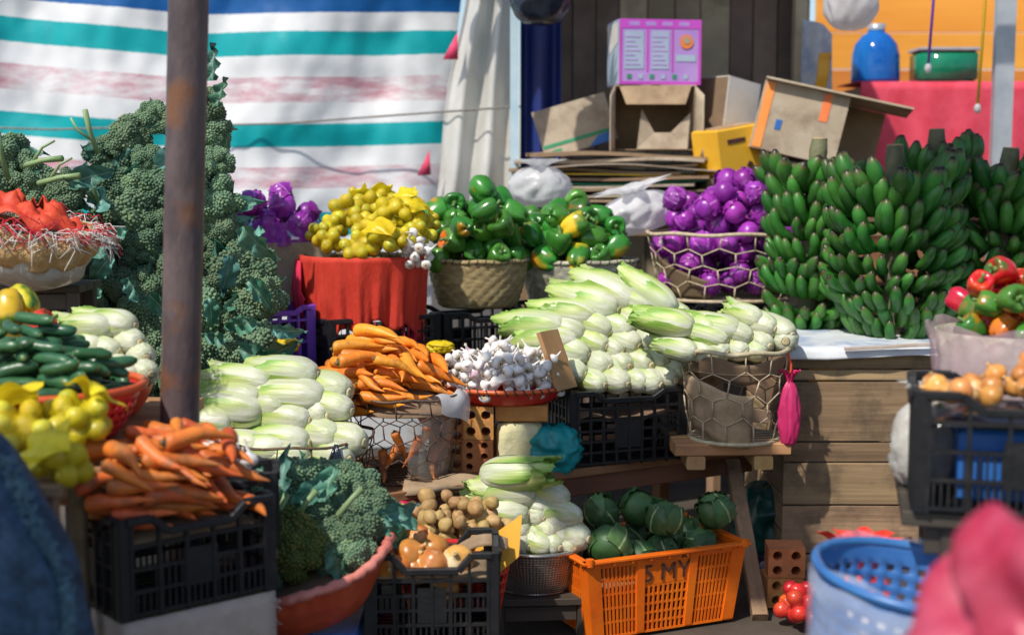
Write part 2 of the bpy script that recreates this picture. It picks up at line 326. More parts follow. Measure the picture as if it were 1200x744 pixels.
# ------------------------------------------------------------------ produce meshes
def napa_variant(seed, green=.0):
    rnd = random.Random(seed); L, RR = .27, .056
    ph = rnd.uniform(0, 6.28)
    def rad(t):   # profile butt -> tip
        t = max(0, min(1, t)); b = math.sqrt(max(0, 1-(1-min(1, t/.34))**2)); return RR*(.34 + .68*b - .50*max(0, (t-.55)/.45)**1.6)
    parts = []
    core = MB()
    core.grid(lambda u, v: (L*(.02+.86*v), rad(v)*.84*math.cos(2*PI*u)*(1-max(0, v-.75)*2.6), rad(v)*.86*math.sin(2*PI*u)*(1-max(0, v-.75)*2.6)), 20, 8, True, lambda u, v: .25+.6*v)
    parts.append(('heart', core.mesh('napa_heart', M_napa)))
    nl = 6
    for k in range(nl):
        mb = MB(); a0 = ph + k*2*PI/nl + rnd.uniform(-.15, .15); Lk = L*rnd.uniform(.84, 1.10); fr = rnd.uniform(.6, 1.3); s0 = rnd.uniform(0, 50)
        wmax = rnd.uniform(1.05, 1.25); flare = rnd.uniform(.1, .9)*(1 if k % 2 else .3)
        def fn(u, v, a0=a0, Lk=Lk, fr=fr, s0=s0, wmax=wmax, flare=flare):
            a = (u*2-1); wv = wmax*(.80 + .20*min(1, v/.35))*(1 - .25*max(0, v-.8)/.2)
            x = Lk*v*(1 - .20*a*a*v*v)
            r = rad(v)*(1.02 + .10*a*min(1, v*5)) + .0022*(1-abs(a))*(1-v)*min(1, v*5)
            rib = (math.cos(a*PI*2.0)*.0010 + .0007*math.sin(a*31))*(1-v)*min(1, v*5)
            ruf = max(0, v-.45)/.55; edge = max(abs(a), v**3)
            r += rib + ruf*edge*(.011*fr*mn.noise(Vector((a*5+s0, v*9, s0))) + .006*math.sin(a*17+v*21+s0)*ruf) + flare*.035*max(0, v-.72)/.28
            x += ruf*edge*.012*mn.noise(Vector((a*6, v*6+s0, 3)))
            th = a0 + a*wv
            return (x, r*math.cos(th), r*math.sin(th))
        def gf(u, v, s0=s0):
            a = abs(u*2-1); vein = .16*max(0, math.cos(a*22 + v*14))*(1-a)
            return min(1, max(0, v*1.0 - .22 + green + a*a*.95*(.35+v) - vein*(v > .25) - .35*(1-v)*(a < .35) + .10*mn.noise(Vector((a*4, v*5, s0)))))
        mb.grid(lambda u, v: fn(u, v**1.5), 16, 18, False, lambda u, v: gf(u, v**1.5)); parts.append(('leaf', mb.mesh('napa_outer_leaf', M_napa)))
    e = MB(); e.lathe([(0, -.004), (.011, -.006), (.0165, -.003), (.0195, .008)], 14, lambda th, t, r, z: (r*(1+.06*math.sin(3*th+ph)), z))
    e.v = [(z, x, y) for x, y, z in e.v]; parts.append(('cut_stem', e.mesh('napa_cut_stem', M_napaend)))
    return parts
K_napa = Kind('napa_cabbage', 'napa cabbage', [napa_variant(k, g) for k, g in enumerate((-.06, -.12, .0, -.16))])
K_napag = Kind('napa_cabbage', 'napa cabbage', [napa_variant(20+k, g) for k, g in enumerate((.18, .30, .12))])

def carrot_mesh(seed, mat):
    rnd = random.Random(seed); L = .17; r0 = .0205; b = rnd.uniform(-.018, .018); mb = MB(); s0 = rnd.uniform(0, 60)
    prof = [(0, .25), (.012, .62), (.04, .92), (.10, 1.0), (.22, .96), (.36, .86), (.5, .74), (.64, .60), (.77, .44), (.88, .27), (.96, .12), (1, .03)]
    pts, rr = [], []
    def fn(u, v):
        k = v*(len(prof)-1); i = min(int(k+1e-6), len(prof)-1); t, r = prof[i]
        th = 2*PI*u; r = r*r0*(1 + .05*mn.noise(Vector((t*14, s0, math.cos(th)))) + .035*math.sin(t*70+s0+.6*math.cos(th)))
        return (L*(t-.5), r*math.cos(th) + b*math.sin(t*PI)+.008*mn.noise(Vector((t*3, s0, 0))), r*math.sin(th))
    mb.grid(fn, 12, len(prof)-1, True, lambda u, v: 1.0 if v < .10 else 0.0)
    mb.add([(-L*.5, 0, 0)], [], 1.0)
    mb.tube([(-L*.5-.008, 0, .001), (-L*.5+.002, 0, 0)], [.004, .008], 6, g=1.0)
    return mb.mesh('carrot_root', mat)
K_carrot = Kind('carrot', 'carrot', [[('root', carrot_mesh(k, M_carrot))] for k in range(5)])
K_carrot2 = Kind('carrot', 'carrot', [[('root', carrot_mesh(k+30, M_carrot2))] for k in range(5)])

def garlic_mesh(seed):
    rnd = random.Random(seed); n = rnd.choice((7, 8, 9)); ph = rnd.uniform(0, 6); mb = MB(); bx, by = rnd.uniform(-.012, .012), rnd.uniform(-.012, .012)
    prof = [(.004, 0), (.012, .001), (.019, .006), (.0225, .013), (.0215, .020), (.0165, .027), (.010, .032), (.0055, .037), (.0038, .044), (.0034, .056), (.0040, .064), (.0015, .065)]
    def fn(th, t, r, z):
        k = max(0, 1-abs(t-.28)/.3); return (r*(1 + .085*k*abs(math.cos(n*.5*th+ph)) - .03*k), z)
    mb.lathe(prof, 28, fn, lambda u, v: max(0, (v-.55)/.45) if v > .3 else (.9 if v < .1 else 0))
    mb.v = [(x + bx*max(0, (z-.03)/.03)**1.5, y + by*max(0, (z-.03)/.03)**1.5, z-.016) for x, y, z in mb.v]
    return mb.mesh('garlic_bulb', M_garlic)
K_garlic = Kind('garlic', 'garlic', [[('bulb', garlic_mesh(k))] for k in range(6)])

def pepper_variant(seed, mat):
    rnd = random.Random(seed); n = rnd.choice((3, 4, 4)); ph = rnd.uniform(0, 6); mb = MB(); H = rnd.uniform(.088, .112); RR = rnd.uniform(.044, .049)
    prof = [(0, .86), (.18, .84), (.38, .90), (.62, .98), (.85, .97), (.98, .84), (1.0, .66), (.95, .45), (.84, .25), (.66, .09), (.42, .01), (.2, .03), (0, .05)]
    def fn(th, t, r, z):
        lob = 1 + .06*math.cos(n*th+ph)*(.5 + .5*min(1, t*2)); dip = .05*math.cos(n*th+ph)*(t > .6)*(t-.6)
        return (r*RR*lob, (z-.5)*H - dip*.4 + .006*mn.noise(Vector((math.cos(th)*2, math.sin(th)*2, seed))))
    mb.lathe(prof, 28, fn)
    st = MB(); st.tube([(0, 0, H*.34), (.001, 0, H*.43), (.005, .002, H*.55), (.012, .004, H*.66)], [.016, .007, .0055, .0065], 8)
    return [('body', mb.mesh('pepper_body', mat)), ('stem', st.mesh('pepper_stem_mesh', M_pstem))]
K_pepper = Kind('bell_pepper', 'bell pepper', [pepper_variant(k, M_pepper) for k in range(4)])
K_rpepper = Kind('bell_pepper', 'bell pepper', [pepper_variant(k+9, M_pepper2) for k in range(4)])
K_ypepper = Kind('bell_pepper', 'bell pepper', [pepper_variant(k+19, M_pepper3) for k in range(3)])

def cabbage_variant(seed, mat, RR, leaves=3):
    rnd = random.Random(seed); s0 = rnd.uniform(0, 90); parts = []
    def surf(d, k=1.0):
        return RR*k*(1 + .05*mn.noise(Vector(d)*2.2+Vector((s0, 0, 0))) + .03*mn.noise(Vector(d)*5+Vector((0, s0, 0))))
    hd = MB()
    def fn(u, v):
        ph = (v-.5)*PI*.999; th = 2*PI*u; d = (math.cos(ph)*math.cos(th), math.cos(ph)*math.sin(th), math.sin(ph)); r = surf(d)
        return (d[0]*r, d[1]*r, d[2]*r*.93)
    hd.grid(fn, 22, 14, True, lambda u, v: max(0, .55*math.cos(u*2*PI*9 + 2.5*math.sin(v*9+s0)) - .25)*(1-abs(v-.5)))
    parts.append(('head', hd.mesh('cabbage_head', mat)))
    for k in range(leaves):
        lf = MB(); M = Euler((rnd.uniform(-.5, .9), rnd.uniform(-.6, .6), rnd.uniform(0, 6.28))).to_matrix(); sz = rnd.uniform(.75, 1.1); fl = rnd.uniform(.0, .16)
        def q(u, v, M=M, sz=sz, fl=fl, k=k):
            a, b = (u*2-1), v*1.5 - .35
            d = M @ Vector((math.cos(b)*math.sin(a*sz), -math.cos(b)*math.cos(a*sz), math.sin(b)))
            e = max(abs(a), v)**4
            r = surf(d, 1.035+.012*k) + RR*e*(fl + .09*math.sin(a*9+b*11+k))
            return tuple(d*r)
        lf.grid(q, 12, 10, False, lambda u, v: max(0, 1-abs(u*2-1)*9*(1+v)) + .55*max(0, math.cos((abs(u*2-1)*2.2-v)*16)-.72)*2)
        parts.append(('leaf', lf.mesh('cabbage_outer_leaf', mat)))
    return parts
K_pcab = Kind('purple_cabbage', 'purple cabbage', [cabbage_variant(k, M_pcab, .052, 3) for k in range(4)])
K_gcab = Kind('green_cabbage', 'green cabbage', [cabbage_variant(k+40, M_gcab, .066, 4) for k in range(4)])

def banana_mesh(seed):
    rnd = random.Random(seed); mb = MB(); pts, rr, gg = [], [], []; Lb = rnd.uniform(.125, .145); s = rnd.uniform(.95, 1.2)
    th1 = rnd.uniform(1.30, 1.55); rho = Lb/th1*1.08
    for i in range(13):
        t = i/12; a = th1*t
        pts.append((rho*math.sin(a), rnd.uniform(-.001, .001), rho*(1-math.cos(a))))
        r = .0205*(.40+(t/.25)*.60 if t < .25 else 1)*(1 if t < .74 else 1-((t-.74)/.26)**1.6*.70)
        rr.append(r); gg.append(t if t > .5 else .5)
    mb.tube(pts, rr, 8, g=gg); return mb.mesh('banana_fruit', M_banana)
BANANAS = [banana_mesh(k) for k in range(4)]

def potato_mesh(seed):
    rnd = random.Random(seed); mb = MB(); s0 = rnd.uniform(0, 80); sc = (rnd.uniform(1.0, 1.2), rnd.uniform(.92, 1.05), rnd.uniform(.85, .98))
    V, F = ICO[3]; mb.add([tuple(c*.024*sc[i]*(1+.16*mn.noise(Vector(p)*1.3+Vector((s0, 0, 0)))) for i, c in enumerate(p)) for p in V], F)
    return mb.mesh('potato_tuber', M_potato)
K_potato = Kind('potato', 'potato', [[('tuber', potato_mesh(k))] for k in range(5)])

def onion_mesh(seed, RR=.043):
    rnd = random.Random(seed); mb = MB()
    prof = [(0, -.86), (.12, -.88), (.35, -.84), (.68, -.66), (.92, -.36), (1.0, 0), (.93, .34), (.70, .64), (.40, .86), (.20, 1.02), (.12, 1.22), (.15, 1.42), (.05, 1.44)]
    mb.lathe([(r*RR, z*RR*.92) for r, z in prof], 26, lambda th, t, r, z: (r*(1+.015*math.cos(9*th+seed)+.03*mn.noise(Vector((math.cos(th), math.sin(th), seed)))), z), lambda u, v: max(0, (v-.66)/.3) if v > .5 else (1 if v < .1 else 0))
    return mb.mesh('onion_bulb', M_onion)
K_onion = Kind('onion', 'onion', [[('bulb', onion_mesh(k))] for k in range(4)])

def cuke_mesh(seed):
    rnd = random.Random(seed); mb = MB(); Lc = rnd.uniform(.11, .135); b = rnd.uniform(-.006, .012); pts, rr, gg = [], [], []
    for i in range(13):
        t = i/12; pts.append((Lc*(t-.5), b*math.sin(t*PI), 0)); rr.append(.0175*max(.12, (1-abs(2*t-1)**5))**.5*(1+.03*math.sin(t*19))); gg.append(abs(2*t-1)**6)
    mb.tube(pts, rr, 12, g=gg); return mb.mesh('cucumber_fruit', M_cuke)
K_cuke = Kind('cucumber', 'cucumber', [[('fruit', cuke_mesh(k))] for k in range(5)])

def leaf_mesh(name, seed, L, W, mat, ruf=.012, curl=.5):
    rnd = random.Random(seed); s0 = rnd.uniform(0, 90); mb = MB()
    def fn(u, v):
        a = u*2-1; wv = W*math.sin(min(1, .12+v*.95)*PI)**.7*(1+.12*math.sin(v*19+s0)); x = L*v
        z = -curl*L*v*v*.6 + abs(a)**1.5*W*.35 + ruf*(abs(a)+.2)*math.sin(v*17+a*3+s0) + .5*ruf*mn.noise(Vector((a*4, v*6, s0)))
        return (x, a*wv*.5, z)
    mb.grid(fn, 10, 12, False, lambda u, v: max(0, 1-abs(u*2-1)*7))
    return mb.mesh(name, mat)
BLEAF = [leaf_mesh('broccoli_leaf_blade', k, .125, .062, M_bleaf, .016, c) for k, c in enumerate((.6, 1.3, .2, 1.8))]

def broccoli_crown(seed, RR, elong, mat, nc=30, nb=52):
    rnd = random.Random(seed); mb = MB(); ga = PI*(3-5**.5)
    sq = (rnd.uniform(.85, 1.12), rnd.uniform(.85, 1.12))
    for i in range(nc):
        t = (i+.5)/nc; ct = 1 - t*1.4; st = math.sqrt(max(0, 1-ct*ct)); th = i*ga + rnd.uniform(-.35, .35)
        d = Vector((st*math.cos(th)*sq[0], st*math.sin(th)*sq[1], ct)); lump = rnd.uniform(-.18, .20)
        c = Vector((d.x*RR*.72, d.y*RR*.72, d.z*RR*.72*elong)) + d*lump*RR; cr = RR*rnd.uniform(.20, .42)
        mb.ico(c, cr*.93, 2, .1); gcl = rnd.uniform(0, .6); q = Vector((0, 0, 1)).rotation_difference(d.normalized()); nb2 = int(nb*(.6+cr/RR*1.6))
        for j in range(nb2):
            z = 1 - 1.5*(j+.5)/nb2; s = math.sqrt(max(0, 1-z*z)); a = j*ga + i
            e = q @ Vector((s*math.cos(a), s*math.sin(a), z))
            mb.ico(c + e*cr*rnd.uniform(.88, 1.05), cr*rnd.uniform(.13, .24), 1, min(1, gcl + rnd.uniform(-.2, .4)))
    return mb.mesh('broccoli_crown', mat)
def broc_variant(seed, RR, el, mat=None):
    cr = broccoli_crown(seed, RR, el, mat or M_broc)
    st = MB(); st.tube([(0, 0, RR*.1), (0, 0, -RR*.5), (.004, .003, -RR*1.15)], [RR*.42, RR*.26, RR*.2], 10)
    for k in range(5):
        a = k*1.257; st.tube([(0, 0, -RR*.45), (RR*.35*math.cos(a), RR*.35*math.sin(a), -RR*.1), (RR*.55*math.cos(a), RR*.55*math.sin(a), RR*.15)], [RR*.13, RR*.1, RR*.12], 6)
    return [('crown', cr), ('stem', st.mesh('broccoli_stalk', M_bstem))]
BROC = [broc_variant(1, .088, 1.0), broc_variant(2, .082, 1.35), broc_variant(3, .095, 1.15), broc_variant(4, .075, 1.2)]
BROC_Y = [broc_variant(11, .095, 1.15, M_broc2)]
def broccoli(loc, rot, label, group, scale=1.0, k=None, leaves=2, mossy=False):
    o = Kind('broccoli', 'broccoli', BROC_Y if mossy else BROC).put(loc, rot, label, group, scale, k)
    for i in range(leaves):
        a = random.uniform(0, 6.28)
        lf = link('leaf', random.choice(BLEAF), o, (.03*math.cos(a), .03*math.sin(a), -.05), (random.uniform(-.5, .5), -random.uniform(.2, 1.1), a))
    return o

# ------------------------------------------------------------------ heaping: drop things one by one onto what lies there
class Heap:
    def __init__(s, base): s.c = np.zeros((0, 4)); s.base = base
    def drop(s, x, y, sp):
        z = -9
        for ox, oy, oz, r in sp: z = max(z, s.base(x+ox, y+oy) + r - oz)
        if len(s.c):
            for ox, oy, oz, r in sp:
                d2 = (s.c[:, 0]-x-ox)**2 + (s.c[:, 1]-y-oy)**2; rr = (s.c[:, 3]+r)**2; m = d2 < rr
                if m.any(): z = max(z, float((s.c[m, 2] + np.sqrt(rr[m]-d2[m])).max()) - oz)
        return z
    def put(s, x, y, z, sp): s.c = np.vstack([s.c, [(x+a, y+b, z+c, r) for a, b, c, r in sp]])
def rot_sp(sp, e):
    M = e.to_matrix(); return [(*(M @ Vector(q[:3])), q[3]) for q in sp]
def fill(heap, n, pick, sp, place, score, yaw=lambda: random.uniform(0, 6.28), K=10, settle=False, tilt=.0, maxscore=None):
    for i in range(n):
        best = None
        for k in range(K):
            x, y = pick(); e = Euler((random.uniform(-tilt, tilt), random.uniform(-tilt, tilt), yaw()))
            q = rot_sp(sp, e); z = heap.drop(x, y, q); sc = score(x, y, z)
            if best is None or sc < best[0]: best = (sc, x, y, z, e, q)
        sc, x, y, z, e, q = best
        if maxscore is not None and sc > maxscore: break
        if settle:
            h = len(sp)//2; za = heap.drop(x, y, q[:h]); zb = heap.drop(x, y, q[-h:]); Ls = abs(sp[0][0]-sp[-1][0])
            e.y = max(-.4, min(.4, math.atan2(za-zb, Ls)*.9)); q = rot_sp(sp, e); z = heap.drop(x, y, q)
        heap.put(x, y, z, q); place((x, y, z), e)
def in_disc(cx, cy, r):
    def f():
        a, q = random.uniform(0, 6.28), r*math.sqrt(random.random()); return cx+q*math.cos(a), cy+q*math.sin(a)
    return f
def in_rect(cx, cy, L, W, rz):
    c, s = math.cos(rz), math.sin(rz)
    def f():
        a, b = random.uniform(-L/2, L/2), random.uniform(-W/2, W/2); return cx+a*c-b*s, cy+a*s+b*c
    return f
def cone(cx, cy, k): return lambda x, y, z: z + k*math.hypot(x-cx, y-cy)
def mound(z0, h, cx, cy, r): return lambda x, y: z0 + h*max(0, 1-((x-cx)**2+(y-cy)**2)/r**2)
SP_carrot = [((-.5+i/6)*.16, 0, 0, .019*(1-.75*(i/6)**1.3)) for i in range(7)]
SP_cuke = [((-.5+i/4)*.095, 0, 0, .0165) for i in range(5)]
def liner(parent, mat, r=None, rect=None, z=0, h=.03, name='liner'):
    """a sack-cloth false bottom in a container, which carries the heap (local coordinates)"""
    mb = MB()
    if r: mb.grid(lambda u, v: (r*v*math.cos(2*PI*u), r*v*math.sin(2*PI*u), z + h*(1-v*v)), 24, 6, True)
    else:
        Lx, Wy = rect; mb.grid(lambda u, v: ((u-.5)*Lx, (v-.5)*Wy, z + h*(1-(2*u-1)**4)*(1-(2*v-1)**4)), 12, 10)
    return mb.build(name, mat, parent, solid=.003)

# ------------------------------------------------------------------ containers
def crate(label, loc, rz, size, mat=None, nv=7, nh=4, dip=.04, fine=True, plate=True, taper=0, group=None, name='plastic_crate', cat='crate', fulldip=False):
    L, W, H = size; mat = mat or M_black; t = .012
    root = thing(name, label, cat, loc, rz, group)
    def tp(mb):
        if taper: mb.v = [(x*(1-taper*(1-z/H)), y*(1-taper*(1-z/H)), z) for x, y, z in mb.v]
        return mb
    b = MB(); n = 9
    for i in range(n): b.box((0, -W/2+W*(i+.5)/n, .008), (L-.02, .012, .010))
    for i in range(7): b.box((-L/2+L*(i+.5)/7, 0, .006), (.012, W-.02, .006))
    tp(b).build('base', mat, root, False)
    for sx in (-1, 1):
        for sy in (-1, 1):
            c = MB(); c.box((sx*(L/2-.016), sy*(W/2-.003), H/2), (.034, .014, H-.002), ch=.002); c.box((sx*(L/2-.003), sy*(W/2-.016), H/2), (.013, .034, H-.004), ch=.002)
            tp(c).build('corner_post', mat, root, False)
    for side in range(4):
        S = L if side % 2 == 0 else W; off = (W if side % 2 == 0 else L)/2; p = MB(); rim = MB()
        def m2(mb, q):   # from (along, out, z) to local
            a = side*PI/2; c, s = math.cos(a), math.sin(a)
            mb.v = [(x*c - (-off+y)*s, x*s + (-off+y)*c, z) for x, y, z in mb.v]; return mb
        dh = dip if side % 2 == 0 or fulldip else dip*.8
        a0, a1 = S*.20, S*.30
        def top(x): x = abs(x); return H - (dh if x < a0 else dh*max(0, (a1-x)/(a1-a0)) if x < a1 else 0)
        xs = sorted(set([-S/2+.02, -a1, -a0, a0, a1, S/2-.02]))
        for x0, x1 in zip(xs, xs[1:]):
            rim.bar((x0, 0, top(x0)-.010), (x1, 0, top(x1)-.010), .022, .020, .003)
        for i in range(nv+1):
            x = -S/2+.03 + (S-.06)*i/nv; p.box((x, 0, (top(x)-.02)/2), (.009, .013, top(x)-.024))
        for j in range(nh+1):
            z = .012 + (H-dh-.05)*j/nh; p.box((0, .001, z), (S-.05, .011, .009))
        if fine:
            m = int((S-.07)/.016)
            for i in range(m):
                x = -S/2+.035 + (S-.07)*(i+.5)/m
                for j in range(nh):
                    if (j == nh-1) or (j % 2 and abs(x) > a1): continue
                    z0 = .012+(H-dh-.05)*j/nh; z1 = .012+(H-dh-.05)*(j+1)/nh; p.box((x, .002, (z0+z1)/2), (.0055, .006, z1-z0))
        if plate: p.box((0, .0005, H*.42), (S*.22, .009, H*.38))
        tp(m2(p, 0)).build('side_panel', mat, root, False); tp(m2(rim, 0)).build('rim', mat, root, False)
    return root

def wire_basket(label, loc, rt, rb, H, mat, n=13, rows=4, wr=.0022, rimr=.006, rotz=0, group=None, name='wire_basket', ell=1.0):
    root = thing(name, label, 'basket', loc, rotz, group); rnd = random.Random(int(abs(loc[0])*1000))
    def at(u, v):
        v2 = max(0, min(1, v)); r = rb + (rt-rb)*v2**.75; a = 2*PI*u; return (r*math.cos(a), r*math.sin(a)*ell, H*v2)
    mb = MB(); rh = 1/rows; amp = rh*.17; J = {}
    for j in range(rows+1):
        for k in range(2*n):
            J[j, k] = ((k+rnd.uniform(-.16, .16))/(2*n), j*rh + (amp if (k+j) % 2 else -amp)*(0 if j in (0, rows) else 1) + rnd.uniform(-.02, .02)*(0 < j < rows))
    for j in range(rows+1):
        if j not in (0, rows): mb.tube([at(*J[j, k]) for k in range(2*n)], wr, 5, True)
        if j < rows:
            for k in range(2*n):
                if (k+j) % 2: mb.tube([at(*J[j, k]), at(*J[j+1, k])], wr*1.15, 5)
    mb.build('wire_mesh', mat, root)
    for nm, v, rr in (('rim', 1, rimr), ('base_ring', 0, rimr*.9)):
        m = MB(); m.tube([Vector(at(i/48, v)) + Vector((0, 0, .004*math.sin(i*.9)))*(v) for i in range(48)], rr, 7, True); m.build(nm, mat, root)
    b = MB()
    for i in range(7):
        y = (i-3)/3.6*rb*ell; x = rb*math.sqrt(max(0, 1-(y/rb/ell)**2)); b.tube([(-x, y, .004), (x, y, .004)], wr*1.2, 5)
    b.build('base_wires', mat, root)
    return root

def woven_basket(label, loc, rt, rb, H, mat, rows=10, stakes=26, name='woven_basket', ell=1.0, group=None, rotz=0):
    root = thing(name, label, 'basket', loc, rotz, group); n = stakes*4
    def fn(u, v):
        r = rb + (rt-rb)*v**.6; a = 2*PI*u; j = v*rows
        r += .0045*math.sin(stakes*a + (PI if int(j) % 2 else 0))*abs(math.sin(j*PI)) + .004*mn.noise(Vector((math.cos(a)*3, math.sin(a)*3, v*4)))
        return (r*math.cos(a), r*math.sin(a)*ell, H*v + .004*math.sin(3*a)*v)
    mb = MB(); mb.grid(fn, n, rows*3, True); mb.grid(lambda u, v: (rb*v*math.cos(2*PI*u), rb*v*math.sin(2*PI*u)*ell, .004), 24, 2, True)
    mb.build('wall', mat, root, solid=.006)
    rim = MB(); rim.tube([(rt*math.cos(2*PI*i/60), rt*ell*math.sin(2*PI*i/60), H+.002*math.sin(i)) for i in range(60)], .010, 8, True); rimo = rim.build('rim', mat, root)
    bd = MB()
    for i in range(40):
        a = 2*PI*i/40; c = Vector((rt*math.cos(a), rt*ell*math.sin(a), H)); d = Vector((math.cos(a+.12), math.sin(a+.12), 0)); q = Vector((0, 0, 1))
        bd.tube([c + (d*math.cos(b) + q*math.sin(b))*.0118 + Vector((-math.sin(a), math.cos(a), 0))*.005*math.sin(b) for b in [k*PI/4 for k in range(8)]], .0022, 4, True)
    bd.build('rim_binding', M_binding, rimo)
    return root

def colander(label, loc, rt, rb, H, mat, nu=64, nv=9, group=None, name='colander', rim=.012):
    root = thing(name, label, 'basket', loc, 0, group)
    def fn(u, v):
        r = rb + (rt-rb)*v**.55; return (r*math.cos(2*PI*u), r*math.sin(2*PI*u), H*v**1.1)
    mb = MB(); mb.grid(fn, nu*2, nv*2+1, True, hole=lambda i, j: i % 2 and j % 2 and j < nv*2-2)
    mb.grid(lambda u, v: (rb*v*math.cos(2*PI*u), rb*v*math.sin(2*PI*u), .0), 24, 2, True)
    mb.build('bowl', mat, root, solid=.004)
    m = MB(); m.tube([(rt*math.cos(2*PI*i/60)+.004*math.cos(2*PI*i/60), rt*math.sin(2*PI*i/60)+.004*math.sin(2*PI*i/60), H-.002) for i in range(60)], rim, 8, True); m.build('rim', mat, root)
    return root

def bag(name, label, loc, size, mat, seed=0, cat='bag', knot=True, parent=None, rot=(0, 0, 0), group=None, crump=.12, solid=0, nu=44, nv=34):
    sx, sy, sz = size; mb = MB()
    def fn(u, v):
        th = 2*PI*u
        if knot:
            if v < .74: q = v/.74; r = math.sin(min(1, q*1.02)*PI*.93+.06)**.75; z = (1-math.cos(q*PI*.92))*.40
            else: q = (v-.74)/.26; r = .20 + .62*q**1.3; z = .775 + .26*q - .10*q*q
        else: r = math.sin(max(.02, v*.98)*PI)**.6; z = (1-math.cos(v*PI))*.5
        p = Vector((math.cos(th)*1.4, math.sin(th)*1.4, z*2.2+seed*7.3))
        f = crump*(1-abs(mn.noise(p*1.5))*2.2) + crump*.6*mn.noise(p*4.1)
        if knot and v > .55: f += .30*(v-.55)/.45*math.sin(9*th+seed+3*mn.noise(p))
        r = r*(1+f); return (r*math.cos(th)*sx/2, r*math.sin(th)*sy/2, sz*(z + .04*mn.noise(p*2)*(v > .1)))
    mb.grid(fn, nu, nv, True)
    o = mb.build(name, mat, parent, True, loc, rot, solid)
    if label: tag(o, label, cat, group)
    return o

def net_bag(loc, Rb, n, seed, label, limelabel, group, fruit='lime', fr=.021, netmat=None, fruitmat=None, tail=True, rot=None):
    rnd = random.Random(seed); root = thing('net_bag', label, 'net bag', loc, rnd.uniform(0, 6.28), group)
    pts = [Vector((rnd.uniform(-1, 1), rnd.uniform(-1, 1), rnd.uniform(-.6, .6)))*Rb*.6 for i in range(n)]
    for it in range(60):
        for i in range(n):
            for j in range(i):
                d = pts[i]-pts[j]; l = d.length or 1e-4
                if l < 2*fr: d = d/l*(2*fr-l)*.5; pts[i] += d; pts[j] -= d
            if pts[i].length > Rb-fr: pts[i] *= .96
            pts[i].z *= .995
    M = Matrix.Rotation(root.rotation_euler.z, 3, 'Z')
    zmin = min(p.z for p in pts)-fr
    for p in pts: p.z -= zmin
    for p in pts:
        k = FRUIT.setdefault((fruit, fr), fruit_mesh(fruit, fr, fruitmat or M_lime))
        tag(link(fruit, k, None, Vector(loc) + M @ p + Vector((0, 0, .002)), (rnd.uniform(0, 6), rnd.uniform(0, 6), 0)), limelabel, fruit, group.replace('bags', fruit+'s')+' (fruit)')
    c = sum(pts, Vector())/n
    mb = MB()
    def fn(u, v):
        ph = (v-.5)*PI*.998; th = 2*PI*u; d = Vector((math.cos(ph)*math.cos(th), math.cos(ph)*math.sin(th), math.sin(ph))); best = []
        for p in pts:
            q = p-c; b = d.dot(q); disc = b*b - q.length_squared + (fr*1.10)**2
            best.append(b+math.sqrt(disc) if disc > 0 else max(0, b-(math.sqrt(q.length_squared-b*b)-fr)*.9))
        m = max(best); r = m + math.log(sum(math.exp((x-m)/.006) for x in best))*.003
        return tuple(c + d*max(r, .012))
    mb.grid(fn, 30, 20, True); mb.build('net', netmat or M_net, root)
    if tail:
        t = MB(); s0 = seed*.7; ax = Vector((.5*math.sin(s0), -.55, .75)).normalized(); q = Vector((0, 0, 1)).rotation_difference(ax)
        def tf(u, v):
            a = (u-.5)*1.5; b = (v-.5)*1.1; d = q @ Vector((math.sin(a), math.sin(b), math.cos(a)*math.cos(b))).normalized()
            k = (2*u-1)**2+(2*v-1)**2; r = Rb*(1.02 + .10*k*math.sin(a*6+b*9+s0) + .09*mn.noise(Vector((a*3, b*3, s0))) + .08*k)
            return tuple(c + d*r)
        t.grid(tf, 18, 14); t.build('film_label', M_netfilm if not netmat else netmat, root)
    return root
FRUIT = {}
def fruit_mesh(nm, r, mat):
    mb = MB(); V, F = ICO[3]; mb.add([(x*r, y*r, z*r*1.06 + (.08*r if z > .93 else 0)) for x, y, z in V], F); return mb.mesh(nm+'_fruit', mat)

def plank(a, b, wd, th, mat, name='plank', parent=None, jit=.0):
    a, b = Vector(a), Vector(b); Lg = (b-a).length; mb = MB(); n = 6; s0 = random.uniform(0, 99)
    V = []; F = []
    for i in range(n+1):
        t = i/n; wj = wd/2*(1+.02*mn.noise(Vector((t*4, s0, 0)))); dz = .002*mn.noise(Vector((t*3, 9, s0)))
        c = min(th, wd)*.10
        V += [(Lg*(t-.5), y, z+dz) for y, z in ((-wj+c, -th/2), (wj-c, -th/2), (wj, -th/2+c), (wj, th/2-c), (wj-c, th/2), (-wj+c, th/2), (-wj, th/2-c), (-wj, -th/2+c))]
    for i in range(n):
        for k in range(8): l = (k+1) % 8; F.append((i*8+k, (i+1)*8+k, (i+1)*8+l, i*8+l))
    F.append(tuple(range(8))); F.append(tuple(n*8+k for k in range(8))[::-1])
    mb.add(V, F); d = (b-a)
    return mb, (a+b)/2, d.to_track_quat('X', 'Z').to_euler()
def put_plank(a, b, wd, th, mat, name='plank', parent=None, roll=0):
    mb, c, e = plank(a, b, wd, th, mat); o = mb.build(name, mat, parent, False, c, e)
    if roll: o.rotation_euler.rotate_axis('X', roll)
    return o

